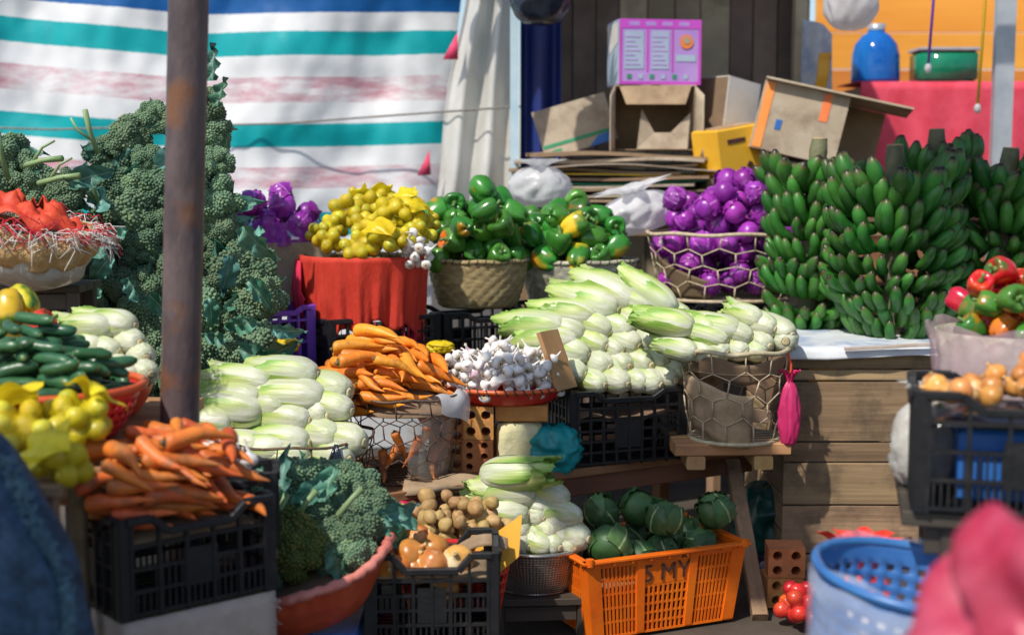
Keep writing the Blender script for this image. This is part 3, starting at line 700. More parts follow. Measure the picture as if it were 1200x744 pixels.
def table(label, A, ang, Lg, Dp, z, mat, nb=4, legs=True, th=.035, overs=.0, name='table', legmat=None, legh=None):
    """plank table: A = front left corner; long side runs along ang"""
    root = thing(name, label, 'table', (A[0], A[1], 0), ang)
    for i in range(nb):
        y0 = Dp*(i+.5)/nb; put_plank((-.02-random.uniform(0, .02), y0, z-th/2), (Lg+random.uniform(0, .03), y0, z-th/2+random.uniform(-.001, 0)), Dp/nb-.006, th, mat, 'plank', root)
    for y in (.05, Dp-.05): put_plank((.02, y, z-th-.036), (Lg-.02, y, z-th-.036), .03, .07, mat, 'rail', root)
    if legs:
        for x in (.08, Lg-.08):
            for y in (.05, Dp-.05): put_plank((x, y, 0), (x, y, z-th-.001), .05, .05, mat, 'leg', root)
    return root

# ================================================================== THE SETTING
g = MB()
g.grid(lambda u, v: ((u-.5)*60, -8+v*60, .012*mn.noise(Vector((u*300, v*300, 0)))-.012 if abs(u-.5) < .1 and v < .4 else -.012), 120, 120)
struct(g.build('ground', M_dirt))

def tarp_material():
    m = bpy.data.materials.new('striped_tarp'); m.use_nodes = True; nt = m.node_tree; b = nt.nodes['Principled BSDF']
    v = nd(nt, 'ShaderNodeAttribute', attribute_name='g').outputs['Fac']
    tc = nd(nt, 'ShaderNodeTexCoord').outputs['Object']
    wob = nd(nt, 'ShaderNodeTexNoise', {0: tc, 'Scale': 3.0, 'Detail': 3.0}).outputs[0]
    fine = nd(nt, 'ShaderNodeTexNoise', {0: tc, 'Scale': 40.0}).outputs[0]
    vv = nd(nt, 'ShaderNodeMath', {0: v, 1: nd(nt, 'ShaderNodeMath', {0: fine, 1: .004}, operation='MULTIPLY').outputs[0]}, operation='ADD').outputs[0]
    W_, T_, B_, PK = (.88, .89, .90), (.0, .44, .47), (.003, .12, .40), (.66, .42, .48)
    # g runs from 0 at the row y = -60 to 1 at the row y = 340 of the photograph's tarp (400 rows)
    rows = [(-60, W_), (-50, T_), (-20, W_), (-5, B_), (16, W_), (38, T_), (67, W_), (92, W_), (121, W_), (146, T_), (173, W_), (196, W_), (221, W_), (249, T_), (277, W_), (300, W_), (325, W_), (340, W_)]
    col = ramp(nt, vv, [((y+60)/400+.002, c) for y, c in rows], True)
    st = nd(nt, 'ShaderNodeTexNoise', {0: nd(nt, 'ShaderNodeMapping', {0: tc, 3: (.8, 1, 3)}).outputs[0], 'Scale': 4.0, 'Detail': 9.0, 'Roughness': .7}).outputs[0]
    fade = ramp(nt, st, [(.45, (0, 0, 0)), (.70, (.75, .75, .75))])
    Z0, Z1 = (0, 0, 0), (1, 1, 1)
    pk_ = ramp(nt, vv, [(0, Z0)] + [((y+60)/400+.002, c) for y, c in ((92, Z1), (121, Z0), (196, Z1), (221, Z0), (300, Z1), (325, Z0))] + [(1, Z0)], True)
    pf_ = mixc(nt, 1.0, pk_, ramp(nt, st, [(.36, (1, 1, 1)), (.60, (.05, .05, .05))]), 'MULTIPLY')
    pinkfade = mixc(nt, pf_, col, (.62, .30, .36))
    dn = nd(nt, 'ShaderNodeTexNoise', {0: tc, 'Scale': 2.2, 'Detail': 10.0, 'Roughness': .75}).outputs[0]
    dirt = ramp(nt, dn, [(.58, (0, 0, 0)), (.82, (.45, .45, .45))])
    col2 = mixc(nt, dirt, pinkfade, (.42, .38, .33), 'MULTIPLY')
    nt.links.new(col2, b.inputs['Base Color']); b.inputs['Roughness'].default_value = .5
    bp = nd(nt, 'ShaderNodeBump', {'Strength': .25, 'Distance': .02, 'Height': nd(nt, 'ShaderNodeTexNoise', {0: tc, 'Scale': 9.0, 'Detail': 6.0}).outputs[0]}).outputs[0]
    nt.links.new(bp, b.inputs['Normal'])
    t = nd(nt, 'ShaderNodeBsdfTranslucent', {0: col2}).outputs[0]
    nt.links.new(nd(nt, 'ShaderNodeMixShader', {0: .25, 1: b.outputs[0], 2: t}).outputs[0], nt.nodes['Material Output'].inputs[0])
    return m
M_tarp = tarp_material()
tarp = thing('striped_tarpaulin', 'white tarpaulin with turquoise, blue and faded pink stripes hung as a back wall', 'tarpaulin')
mb = MB()
def tarpf(u, v):
    px = -700 + u*(1245 - 45*v*.9); py = -60 + v*400
    sag = -15*(1.75-1.1*v)*max(0, (230-px)/230)**1.1 if px < 230 else -6*((px-230)/300)**2
    p = P(px, py+sag, 7.6); y = 7.6 + .05*math.sin(px*.012+1) + .035*math.sin(px*.03+py*.01) + .05*N3(px*.01, py*.012, 3) + .014*N3(px*.05, py*.03, 7) + .010*(1-2*abs(N3(px*.022+py*.01, py*.008, 11))) + (.10*max(0, (px-470)/60)**2 if px > 470 else 0)
    return (p.x, y, p.z)
mb.grid(tarpf, 220, 90, False, lambda u, v: v); mb.build('sheet', M_tarp, tarp)
mb = MB()
def tarpl(u, v):
    p = tarpf(u, 1); return (p[0], p[1] + .02*math.sin(u*40), p[2]*(1-v))
mb.grid(tarpl, 60, 8, False, lambda u, v: .98); mb.build('lower_sheet', M_tarp, tarp)
for tri in (((519, 70), (536, 38), (537, 70)), ((489, 206), (503, 176), (505, 205))):
    mb = MB(); mb.add([P(a_, b_, 7.22) for a_, b_ in tri], [(0, 1, 2)]); mb.build('red_corner', M_pinkcloth, tarp, solid=.004)
mb = MB(); mb.tube([P(-300, 140, 7.5), P(60, 152, 7.5), P(130, 150, 7.5), P(330, 145, 7.45), P(480, 134, 7.4), P(610, 125, 7.05)], .006, 6)
tag(mb.build('rope', M_rope), 'thin grey rope stretched across the striped tarpaulin', 'rope')

mb = MB()
def curt(u, v):
    px = 552-50*v+(54+48*v)*u + 3*math.sin(v*9)*(1-u); py = -60 + v*330
    p = P(px, py, 7.3); return (p.x, 7.3 + .05*math.sin(u*15+v*2) + .06*N3(u*4, v*3, 1), p.z)
mb.grid(curt, 50, 30); o = mb.build('plastic_curtain', M_curtain, solid=.002); tag(o, 'creased translucent plastic sheet hanging beside the striped tarpaulin', 'curtain')
mb = MB(); a = P(603, 130, 7.05); mb.box((a.x, a.y, 1.6), (.045, .045, 3.2), ch=.004)  # pale blue post built in place of a bright lit gap
tag(mb.build('post', M_palepost, smooth=False), 'slim pale blue post standing in for a lit gap next to the plastic sheet', 'post')
mb = MB()
mb.grid(lambda u, v: (P(610+u*48, 0, 7.4).x, 7.4 + .05*math.sin(u*9+v), 3.0*(1-v)), 24, 12)
tag(mb.build('navy_curtain', M_bluetarp, solid=.003), 'dark navy sheet hanging in folds behind the pale blue post', 'curtain')

# board wall behind the cartons
wall = thing('board_wall', 'weathered wall of upright boards, dark and grey, behind the stacked cartons', 'wall', (0, 8.0, 0))
x = P(640, 0, 8).x; i = 0
while x < P(940, 0, 8).x:
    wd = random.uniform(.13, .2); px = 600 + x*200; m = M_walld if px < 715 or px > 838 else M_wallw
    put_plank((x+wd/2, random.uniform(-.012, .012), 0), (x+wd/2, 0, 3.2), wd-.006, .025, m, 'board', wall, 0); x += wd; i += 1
mb = MB(); mb.box(((P(640, 0, 8).x+P(940, 0, 8).x)/2, .045, 1.6), (P(940, 0, 8).x-P(640, 0, 8).x+.1, .02, 3.2)); mb.build('gap_light_blocker', M_walld, wall, False)  # backing added to stop light coming through the gaps between boards
mb = MB(); mb.box((P(938, 0, 7.9).x, -.10, 1.6), (.07, .09, 3.2), ch=.004); mb.build('corner_post', M_wallw, wall, False)
# orange stall at the back right
ow = thing('orange_board_wall', 'orange wall of long horizontal boards, warm lamplight put into its colour, behind the pink counter', 'wall', (0, 9.6, 0))
for k in range(14): put_plank((2.1, random.uniform(-.01, .01), .12+k*.25), (6.4, 0, .12+k*.25), .03, .244, M_orwall, 'board', ow)
ct = thing('counter', 'tall counter under a pink red cloth in front of the orange wall', 'counter')
a = P(1012, 97, 7.9); zt = a.z; xr = 4.2
mb = MB(); mb.box(((a.x+xr)/2, 8.15, zt/2-.01), (xr-a.x-.02, .5, zt-.02)); mb.build('cabinet', M_wood2, ct, False)
mb = MB()
def clothf(u, v):
    x = a.x-.03 + u*(xr-a.x+.03); f = .02*math.sin(x*26) + .02*N3(x*4, v, 2)
    if v < .35: q = v/.35; return (x, 8.42-.56*q, zt+.004+.004*math.sin(x*20))
    q = (v-.35)/.65; return (x, 7.86+f*q-.02, zt - .62*q)
mb.grid(clothf, 90, 20); mb.build('cloth', M_pinkcloth, ct, solid=.004)
jug = thing('water_jug', 'shiny blue bell shaped jug standing on the pink counter', 'jug', (P(1028, 97, 8.0).x, 8.05, zt+.008))
mb = MB(); mb.lathe([(0, 0), (.135, 0), (.14, .02), (.135, .16), (.12, .22), (.08, .27), (.05, .285), (.045, .31)], 28); mb.build('body', M_blueglass, jug)
mb = MB(); mb.lathe([(.05, .30), (.052, .335), (0, .338)], 20); mb.build('cap', M_greypost, jug)
tk = thing('glass_tank', 'green glass tank with pale rim standing on the pink counter', 'tank', (P(1108, 97, 8.0).x, 8.05, zt+.008))
mb = MB(); mb.box((0, 0, .09), (.33, .22, .18), ch=.02); mb.build('body', M_greenglass, tk)
mb = MB(); mb.box((0, 0, .185), (.35, .24, .018), ch=.004); mb.build('lid', M_greypost, tk, False)
mb = MB(); b_ = P(1175, 100, 7.3); mb.box((b_.x, b_.y, 1.6), (.10, .05, 3.2), ch=.006)
tag(mb.build('post', M_greypost, smooth=False), 'grey metal post in front of the pink counter', 'post')
mb = MB(); s_ = P(957, 70, 7.75); mb.grid(lambda u, v: (s_.x-.08+u*.17, s_.y+.03*math.sin(u*8+v*2), s_.z+.22-.42*v-.08*u*u), 14, 10)
tag(mb.build('hanging_sheet', M_papr, solid=.003), 'pale grey blue sheet hanging at the end of the board wall', 'sheet')
mb = MB(); mb.grid(lambda u, v: (P(962+14*u-6*v, 0, 7.6).x, 7.6+.01*math.sin(v*9), P(0, 62+50*v, 7.6).z), 4, 10)
tag(mb.build('yellow_strap', M_yellow, solid=.004), 'narrow yellow strap hanging next to the grey blue sheet', 'strap')

# overhead beam the bags hang from, and the strings
mb = MB(); beam = put_plank((-.6, 6.75, 3.0), (4.6, 6.75, 3.0), .08, .10, M_wood, 'beam'); tag(beam, 'long wooden roof beam over the back of the stall', 'beam')
def hang(px, py, Y, size, mat, nm, label, seed, string=M_rope):
    p = P(px, py, Y); r = thing(nm, label, 'bag', (p.x, p.y, p.z)); 
    bag('body', None, (0, 0, 0), size, mat, seed, parent=r)
    t = MB(); t.tube([(0, 0, size[2]*.80), (0, 0, 3.0-p.z)], .004, 5); t.build('string', string, r); return r
hang(633, 30, 6.75, (.27, .25, .40), M_blackbag, 'hanging_bag', 'glossy black plastic bag hanging from the roof beam', 3)
hang(996, 36, 6.75, (.25, .22, .42), M_whbag, 'hanging_bag', 'cloudy white plastic bag hanging from the roof beam', 5)
for px, mt, lb, yb in ((1090, M_purplepl, 'violet cord hanging down over the green glass tank', 78), (1148, M_yellow, 'yellow and white cord hanging beside the grey metal post', 125)):
    t = MB(); a_ = P(px, yb, 6.75); t.tube([(a_.x, 6.75, 3.0), (a_.x+.01, 6.74, 2.5), (a_.x-.01, 6.75, a_.z)], .007, 6); c_ = thing('pull_cord', lb, 'cord'); t.build('strand', mt, c_)
    t = MB(); t.ico((a_.x-.01, 6.75, a_.z-.01), .018, 2, sc=(1, 1, 1.4)); t.build('end_knot', M_whbag, c_)

# sheets added out of view above the frame to drop shade on chosen spots
M_blocker = pm('shade_blocker_canvas', (.10, .16, .24), (.16, .22, .30), 4, .7, .2, 20, var=.1)
def sheet(nm, label, x0, x1, y0, y1, z, cat='shade_blocker'):
    mb = MB(); mb.grid(lambda u, v: (x0+(x1-x0)*u, y0+(y1-y0)*v, z+.012*math.sin(u*9+v*3)+.05*(v-.5)), 24, 16); return tag(mb.build(nm, M_blocker, solid=.004), label, cat)
sheet('back_shade_blocker', 'faded blue canvas added unseen to shade the back behind the cartons', -.42, 1.5, 6.62, 8.1, 3.1, 'roof')
sheet('back_shade_blocker', 'faded blue canvas added unseen to shade the top of the striped tarpaulin', -6.5, -.45, 7.52, 8.1, 3.12, 'roof')
sheet('shade_blocker', 'canvas added unseen to shade the green bananas', .84, 2.9, 4.25, 5.52, 2.72)
sheet('shade_blocker', 'canvas added unseen over the aisle to shade the blue sack', -2.7, -1.35, .3, 2.02, 2.62)
sheet('shade_blocker', 'narrow canvas strip added unseen over the aisle to shade the orange crate', -1.00, -.10, 2.98, 3.80, 2.60)
sheet('shade_blocker', 'canvas added unseen for shade over the aisle near the pink bag', .35, 1.7, .75, 1.78, 2.64)

# ================================================================== TABLES AND THE WOODEN BIN
ANG = R(30); A = Vector((-1.0, 4.25, 0)); U = Vector((math.cos(ANG), math.sin(ANG), 0)); V_ = Vector((-math.sin(ANG), math.cos(ANG), 0))
ZS, ZB, ZL, ZR = .45, .69, .83, .765
shelf = thing('plank_shelf', 'low shelf of rough red brown planks under the carrots and garlic', 'shelf', A, ANG)
for i in range(4): put_plank((-.1-random.uniform(0, .05), .075+.15*i, ZS-.016), (2.30+random.uniform(0, .04), .075+.15*i, ZS-.016), .144, .032, M_wood2, 'plank', shelf)
put_plank((-.05, .03, ZS-.068), (2.28, .03, ZS-.068), .03, .07, M_wood2, 'rail', shelf); put_plank((.9, .34, ZS-.10), (2.25, .34, ZS-.09), .025, .10, M_wallw, 'cross_board', shelf)
for x_, y_ in ((.1, .08), (.1, .52), (2.2, .52)): put_plank((x_, y_, 0), (x_, y_, ZS-.033), .06, .05, M_wood2, 'leg', shelf)
lg = (Matrix.Rotation(-ANG, 3, 'Z') @ (Vector((.865, 4.62, 0)) - A)); lt = Matrix.Rotation(-ANG, 3, 'Z') @ (Vector((.86, 5.24, 0)) - A)
put_plank((lg.x, lg.y, 0), (lt.x, lt.y, ZS-.034), .055, .045, M_wood, 'slanting_leg', shelf)
A2 = A + V_*.70 - U*.8
table('long back table of grey planks carrying the baskets of peppers', A2, ANG, 3.55, .75, ZB, M_wood, 5)
table('side table with rough planks under the cucumbers and orange bowl', (-2.0, 3.28), 0, 1.01, 1.05, ZL, M_woodlt, 6)
bin_ = thing('wooden_bin', 'large bin of weathered horizontal planks under the green bananas', 'bin', (0, 5.2, 0))
x0, x1 = 1.05, 2.45; zz = [P(0, y, 5.2).z for y in (678, 648, 591, 541, 517, 446, 432, 408)]
zz[0] = .0
for k in range(7):
    h = zz[k+1]-zz[k]
    xe = x1 if k else x0+.16
    o = put_plank((x0, random.uniform(-.006, .004), (zz[k]+zz[k+1])/2), (xe, random.uniform(-.006, .004), (zz[k]+zz[k+1])/2), .024, h-.007, M_wood, 'plank', bin_)
for k in range(6):
    h = .14; put_plank((x0+.013, .02, .08+k*.142), (x0+.013, .85, .08+k*.142), .024, .135, M_wood, 'side_plank', bin_); put_plank((x1-.013, .02, .08+k*.142), (x1-.013, .85, .08+k*.142), .024, .135, M_wood, 'side_plank', bin_)
for x_ in (x0+.07, (x0+x1)/2, x1-.07): 
    for y_ in (.045, .82): put_plank((x_, y_, .0), (x_, y_, zz[-1]-.03), .06, .05, M_wood, 'post', bin_)
for k in range(6): put_plank((x0, .075+.145*k, zz[-1]-.012), (x1, .075+.145*k, zz[-1]-.012), .139, .024, M_wood, 'top_plank', bin_)
ZBIN = zz[-1]
mb = MB()
def shf(u, v):
    x = 1.02 + u*1.4; wv = .004*math.sin(x*30)+.005*N3(x*5, v*3, 4)
    if v < .7: return (x, 5.9-.74*v/.7, ZBIN+.006+abs(wv)*.5)
    q = (v-.7)/.3; return (x, 5.155-.012*q+wv*q, ZBIN+.006-(.035+.008*math.sin(x*7))*q)
mb.grid(shf, 60, 16); tag(mb.build('table_sheet', M_papr, solid=.003), 'pale blue white sheet covering the top of the wooden bin', 'sheet')
put = put_plank(P(990, 409, 5.13), P(1100, 403, 5.13), .02, .012, M_cream, 'bamboo_strip'); tag(put, 'thin pale bamboo strip stuck under the sheet edge on the bin', 'strip')

# hollow bricks
def hollow_brick(loc, rz, label, group, size=(.20, .095, .105), rows=3, cols=2):
    L, W, H = size; root = thing('hollow_brick', label, 'brick', loc, rz, group); mb = MB(); n = 10
    # end faces (at y = -W/2 local) pierced by round holes: build as tube walls through the block
    cw, chh = L/rows, H/cols; 
    for i in range(rows):
        for j in range(cols):
            cx, cz = -L/2+cw*(i+.5), chh*(j+.5); r = min(cw, chh)*.33; ring = []; 
            for y in (-W/2, W/2):
                inner = [(cx+r*math.cos(2*PI*k/8+PI/8), y, cz+r*math.sin(2*PI*k/8+PI/8)) for k in range(8)]
                sq = [(1, .42), (.42, 1), (-.42, 1), (-1, .42), (-1, -.42), (-.42, -1), (.42, -1), (1, -.42)]
                sq = [(1, 1), (0, 1), (-1, 1), (-1, 0), (-1, -1), (0, -1), (1, -1), (1, 0)]
                inner = [(cx+r*math.cos(2*PI*k/8+PI/4), y, cz+r*math.sin(2*PI*k/8+PI/4)) for k in range(8)]
                outer = [(cx+a*cw/2, y, cz+b*chh/2) for a, b in sq]
                ring.append((inner, outer))
            vs = ring[0][0]+ring[0][1]+ring[1][0]+ring[1][1]; F = []
            for k in range(8):
                l = (k+1) % 8; F += [(k, l, 8+l, 8+k), (16+l, 16+k, 24+k, 24+l), (l, k, 16+k, 16+l)]
            mb.add(vs, F)
    mb.add([(-L/2, -W/2, 0), (L/2, -W/2, 0), (L/2, W/2, 0), (-L/2, W/2, 0), (-L/2, -W/2, H), (L/2, -W/2, H), (L/2, W/2, H), (-L/2, W/2, H)], [(3, 2, 1, 0), (4, 5, 6, 7), (1, 2, 6, 5), (3, 0, 4, 7)])
    mb.build('clay_block', M_brick, root, False); return root
for k, z_ in enumerate((ZS, ZS+.107)):
    b0 = P(524, 520, 4.98); hollow_brick((b0.x, 4.98, z_), R(4+3*k), 'orange hollow clay brick stacked behind the wire carrot basket', 'bricks behind the carrot basket', (.135, .09, .105), 2, 2)
for k, z_ in enumerate((ZS, ZS+.122)):
    b0 = P(562, 520, 5.0); hollow_brick((b0.x, 5.0, z_), R(-6+4*k), 'brown hollow clay brick propping up the garlic basket', 'bricks under the garlic basket', (.11, .16, .12), 2, 2 if k else 3)
b0 = P(606, 496, 4.98); mb = MB(); mb.box((0, 0, .03), (.19, .12, .058), ch=.004); tag(mb.build('solid_brick', M_brick, None, False, (b0.x+.02, 5.0, ZS+.184), (0, 0, R(-4))), 'plain orange brick lying flat under the garlic basket', 'brick')
b0 = P(597, 522, 4.98); mb = MB()
V, F = ICO[3]; mb.add([(max(-.085, min(.085, x*.12))+.01*mn.noise(Vector((x, y, z))*3), max(-.06, min(.06, y*.09)), .085+max(-.085, min(.09, z*.115))+.008*mn.noise(Vector((x, y, z))*4)) for x, y, z in V], F)
tag(mb.build('foam_block', M_foam, None, True, (b0.x+.035, 5.0, ZS+.004), (0, 0, R(12))), 'worn yellowish foam block between the bricks and the teal bag', 'foam block')
p0 = P(920, 700, 4.72)
for k, (dx, z_) in enumerate(((0, 0), (.012, .108))): hollow_brick((p0.x+dx, 4.80, z_), R(5-9*k), 'hollow clay brick on the ground beside the wooden bin', 'bricks beside the wooden bin', (.13, .12, .106), 2, 2)

# ================================================================== NAPA CABBAGES
def napas(lst, ox, oy, sc, Yf, label, group, size=1.0, zmin=None):
    for e in lst:
        X, Yp, psi = e[0], e[1], e[2]+(32 if 85 < e[2] < 130 else 0); pit = (e[3] if len(e) > 3 else 0)+(9 if 85 < e[2] < 130 else 0); s = (e[4] if len(e) > 4 else 1)*size; gr = e[5] if len(e) > 5 else 0
        px, py = ox+X/sc, oy+Yp/sc; p = P(px, py, Yf(py)); facing = 85 < e[2] < 130
        if facing: s *= .84
        if not gr and facing and random.random() < .18: gr = 1
        lb_ = label.replace('white ', 'leafy green ').replace('green green', 'green') if gr else label
        (K_napag if gr else K_napa).put(p, (random.uniform(0, 6.28), -R(pit), R(psi+random.uniform(-8, 8))), lb_, ('leafy ' if gr else '')+group, s*random.uniform(.90, 1.04))
# black crate
C1 = PZ(668, 549, ZS); rz1 = R(20); u1 = Vector((math.cos(rz1), math.sin(rz1), 0)); v1 = Vector((-math.sin(rz1), math.cos(rz1), 0))
c1 = C1 + u1*.24 + v1*.17; cr1 = crate('black lattice crate on the shelf heaped with napa cabbages', c1, rz1, (.48, .34, .285), nv=8, nh=5, dip=.03, fine=False)
mb = MB(); mb.grid(lambda u, v: ((u-.5)*.45, (v-.5)*.31, .17+.02*math.sin(u*9)), 8, 6); mb.build('liner', M_carddk, cr1, solid=.003)
L1 = [(742, 394, 104), (830, 390, 100), (900, 390, 97), (955, 392, 94), (1010, 374, 92), (668, 352, 112), (760, 325, 104), (835, 322, 99), (918, 318, 96), (985, 305, 93), (1042, 342, 90),
      (680, 280, 118, 3), (748, 248, 112, 5), (810, 268, 104, 5, .8), (872, 245, 104, 5), (940, 235, 100, 5), (1000, 232, 96, 5), (1050, 235, 92, 3),
      (668, 192, 166, 3), (765, 190, 124, 7), (845, 195, 114, 8), (915, 165, 110, 9), (985, 165, 103, 9), (1052, 150, 96, 8),
      (706, 142, 164, 6, 1.1, 1), (792, 110, 148, 12, 1.2), (862, 82, 138, 18, 1.25), (928, 108, 118, 12), (1005, 118, 128, 24, 1.3), (640, 228, 160, 0, 1.1, 1), (590, 178, 152, 2, 1.1, 1)]
napas(L1, 480, 330, 3.235, lambda py: 5.10 + max(0, (455-py))/130*.24 + .02, 'white napa cabbage piled on the black lattice crate', 'napa cabbages on the black crate')
# cane wire basket
hb = Vector((.838, 5.09, ZS+.10))
for k in range(2): tag(put_plank((.60, 5.02+.14*k, ZS+.075), (1.03, 5.04+.14*k, ZS+.075), .13, .045, M_woodlt, 'wood_block'), 'short wood block under the cane wire basket', 'block', 'wood blocks under the cane wire basket')
for k in range(2): tag(put_plank((.68+.25*k, 4.96, ZS+.026), (.68+.25*k, 5.26, ZS+.026), .07, .05, M_woodlt, 'wood_block'), 'short wood block under the cane wire basket', 'block', 'wood blocks under the cane wire basket')
hexb = wire_basket('round cane wire basket of napa cabbages next to the wooden bin', hb, .205, .165, .34, M_wirec, 11, 4, .0028, .009, R(8))
mb = MB()
mb.grid(lambda u, v: ((.158+.03*v+.006*N3(u*9, v*5, 1))*math.cos(R(150)+u*R(125)), (.158+.03*v+.006*N3(u*9, v*5, 1))*math.sin(R(150)+u*R(125)), .015+.20*v+.03*math.sin(u*5)), 24, 10)
mb.build('paper_liner', M_card, hexb, solid=.003)
mb = MB(); mb.grid(lambda u, v: ((.165+.022*v)*math.cos(R(205)+u*R(150)), (.165+.022*v)*math.sin(R(205)+u*R(150)), .235+.075*v+.012*math.sin(u*11)), 24, 5); mb.build('board_liner', M_carddk, hexb, solid=.004)
mb = MB(); mb.box((.05, -.10, .10), (.10, .05, .05), (0, .2, .3), .003); mb.build('card_scrap', M_card, hexb, False)
liner(hexb, M_carddk, r=.18, z=.26, h=.03)
L2 = [(235, 258, 100), (300, 250, 95), (370, 248, 92), (440, 250, 88), (180, 250, 115), (300, 205, 125, 5), (392, 190, 120, 6), (482, 158, 130, 8), (460, 222, 95), (520, 205, 80), (545, 180, 100, 5), (350, 165, 160, 6, 1, 1), (170, 150, 160, 8, 1, 1), (430, 130, 110, 6), (260, 160, 130, 4, 1, 1)]
napas(L2, 760, 337, 3.233, lambda py: 4.97 + max(0, (412-py))/60*.10, 'white napa cabbage lying in the cane wire basket', 'napa cabbages in the cane wire basket', .92)
# left pile in a rusty wire basket
nb = Vector((-.745, 4.66, ZS+.004))
wbn = wire_basket('wide rusty wire basket of napa cabbages with a black ribbon tied on', nb, .265, .22, .19, M_wire, 13, 3, .0022, .005)
mb = MB(); q = Vector((.265*math.cos(R(-52)), .265*math.sin(R(-52)), .19))
for dx, dz in ((-.035, -.10), (.03, -.11), (.006, -.12)): mb.tube([q+Vector((0, -.006, .006)), q+Vector((dx*.5, -.014, dz*.4)), q+Vector((dx, -.012, dz))], [.006, .007, .004], 5)
mb.build('black_ribbon', M_blackbag, wbn)
L3 = [(165, 478, 168), (405, 505, 165), (245, 565, 160), (482, 470, 160), (700, 470, 150), (480, 540, 165), (520, 600, 160), (640, 540, 140), (600, 450, 142), (485, 385, 160), (320, 500, 160),
      (650, 345, 125), (545, 290, 165), (640, 270, 140, 4), (300, 350, 165, 2, 1, 1), (515, 200, 168, 3), (330, 240, 160, 4), (180, 390, 165, 0, 1, 1), (100, 420, 150, 0, 1, 1), (300, 300, 155, 0, 1, 1), (400, 330, 150), (560, 360, 140)]
napas(L3, 220, 380, 3.382, lambda py: 4.44 + max(0, (556-py))/135*.24, 'white napa cabbage lying in the wide rusty wire basket', 'napa cabbages in the rusty wire basket', 1.06)
# steel strainer
sp_ = P(626, 652, 4.58); zr = P(626, 652, 4.40).z; stn = thing('steel_strainer', 'round steel mesh strainer on a dark stool piled with napa cabbages', 'strainer', (sp_.x, 4.58, zr-.15))
mb = MB()
def stf(u, v): r = .125 + .052*v**.7; return (r*math.cos(2*PI*u), r*math.sin(2*PI*u), .15*v)
mb.grid(stf, 180, 34, True, hole=lambda i, j: i % 2 and j % 2); mb.grid(lambda u, v: (.125*v*math.cos(2*PI*u), .125*v*math.sin(2*PI*u), .001), 24, 2, True); mb.build('mesh_bowl', M_steel, stn, solid=.0015)
mb = MB(); mb.tube([(.180*math.cos(2*PI*i/60), .180*math.sin(2*PI*i/60), .15) for i in range(60)], .007, 8, True); mb.build('rim', M_steel, stn)
mb = MB(); mb.tube([(.126*math.cos(2*PI*i/60), .126*math.sin(2*PI*i/60), .004) for i in range(60)], .005, 8, True); mb.build('foot_ring', M_steel, stn)
liner(stn, M_black, r=.17, z=.12, h=.02)
zst = zr-.15
def stool(label, cx, cy, L, W, z, mat, rz=0, group=None):
    r = thing('stool', label, 'stool', (cx, cy, 0), rz, group)
    for k in range(3): put_plank((-L/2, -W/2+W*(k+.5)/3, z-.012), (L/2, -W/2+W*(k+.5)/3, z-.012), W/3-.005, .024, mat, 'top_plank', r)
    for sx in (-1, 1):
        for sy in (-1, 1): put_plank((sx*(L/2-.03), sy*(W/2-.03), 0), (sx*(L/2-.03), sy*(W/2-.03), z-.025), .035, .035, mat, 'leg', r)
    for sy in (-1, 1): put_plank((-L/2+.05, sy*(W/2-.03), z-.055), (L/2-.05, sy*(W/2-.03), z-.055), .02, .05, mat, 'apron', r)
    return r
M_darkw = pm('dark_stained_wood', (.035, .028, .022), (.075, .06, .045), 6, .6, .25, 24, stretch=(.12, 1, 1), var=.2)
stool('low dark wooden stool under the steel strainer', sp_.x+.01, 4.58, .34, .32, zst-.002, M_darkw, R(4))
L4 = [(380, 170, -14, 6, 1.15, 1), (575, 245, 172, 2, 1.1), (548, 312, 174, 0, 1.1), (690, 262, 128, 6), (618, 292, 110), (606, 330, 100), (735, 330, 120), (692, 358, 105), (642, 385, 100), (762, 402, 140), (632, 432, 112), (662, 434, 100), (548, 432, 110), (720, 432, 95), (545, 380, 120), (590, 420, 100), (650, 300, 110), (700, 400, 100)]
napas(L4, 440, 500, 3.05, lambda py: 4.45 + max(0, (645-py))/110*.12, 'white napa cabbage piled on the steel strainer', 'napa cabbages on the steel strainer', .92)
# orange bowl on the side table
ob = Vector((P(122, 470, 3.98).x, 3.98, ZL+.002)); zrb = P(122, 449, 3.85).z
bw = thing('plastic_bowl', 'smooth orange plastic bowl of napa cabbages on the side table', 'bowl', ob)
Hb = zrb - ZL; mb = MB(); mb.lathe([(0, .0), (.085, 0), (.10, .01), (.125, Hb*.4), (.145, Hb*.8), (.152, Hb), (.168, Hb+.002), (.168, Hb-.006), (.150, Hb-.008), (.14, Hb*.78), (.12, Hb*.4), (.095, .015), (0, .012)], 44); mb.build('shell', M_orangebowl, bw)
liner(bw, M_carddk, r=.14, z=Hb*.75, h=.01)
L5 = [(485, 412, 168), (600, 455, 150), (660, 440, 135), (560, 420, 150), (430, 430, 160), (365, 318, 172), (520, 345, 160), (612, 305, 140), (450, 330, 160), (640, 370, 130), (500, 242, 176, 0, 1.15), (590, 232, 158, 2, 1.1), (300, 400, 165)]
napas(L5, 0, 320, 3.72, lambda py: 3.86 + max(0, (445-py))/80*.14, 'white napa cabbage stacked in the orange plastic bowl', 'napa cabbages in the orange bowl', .74)

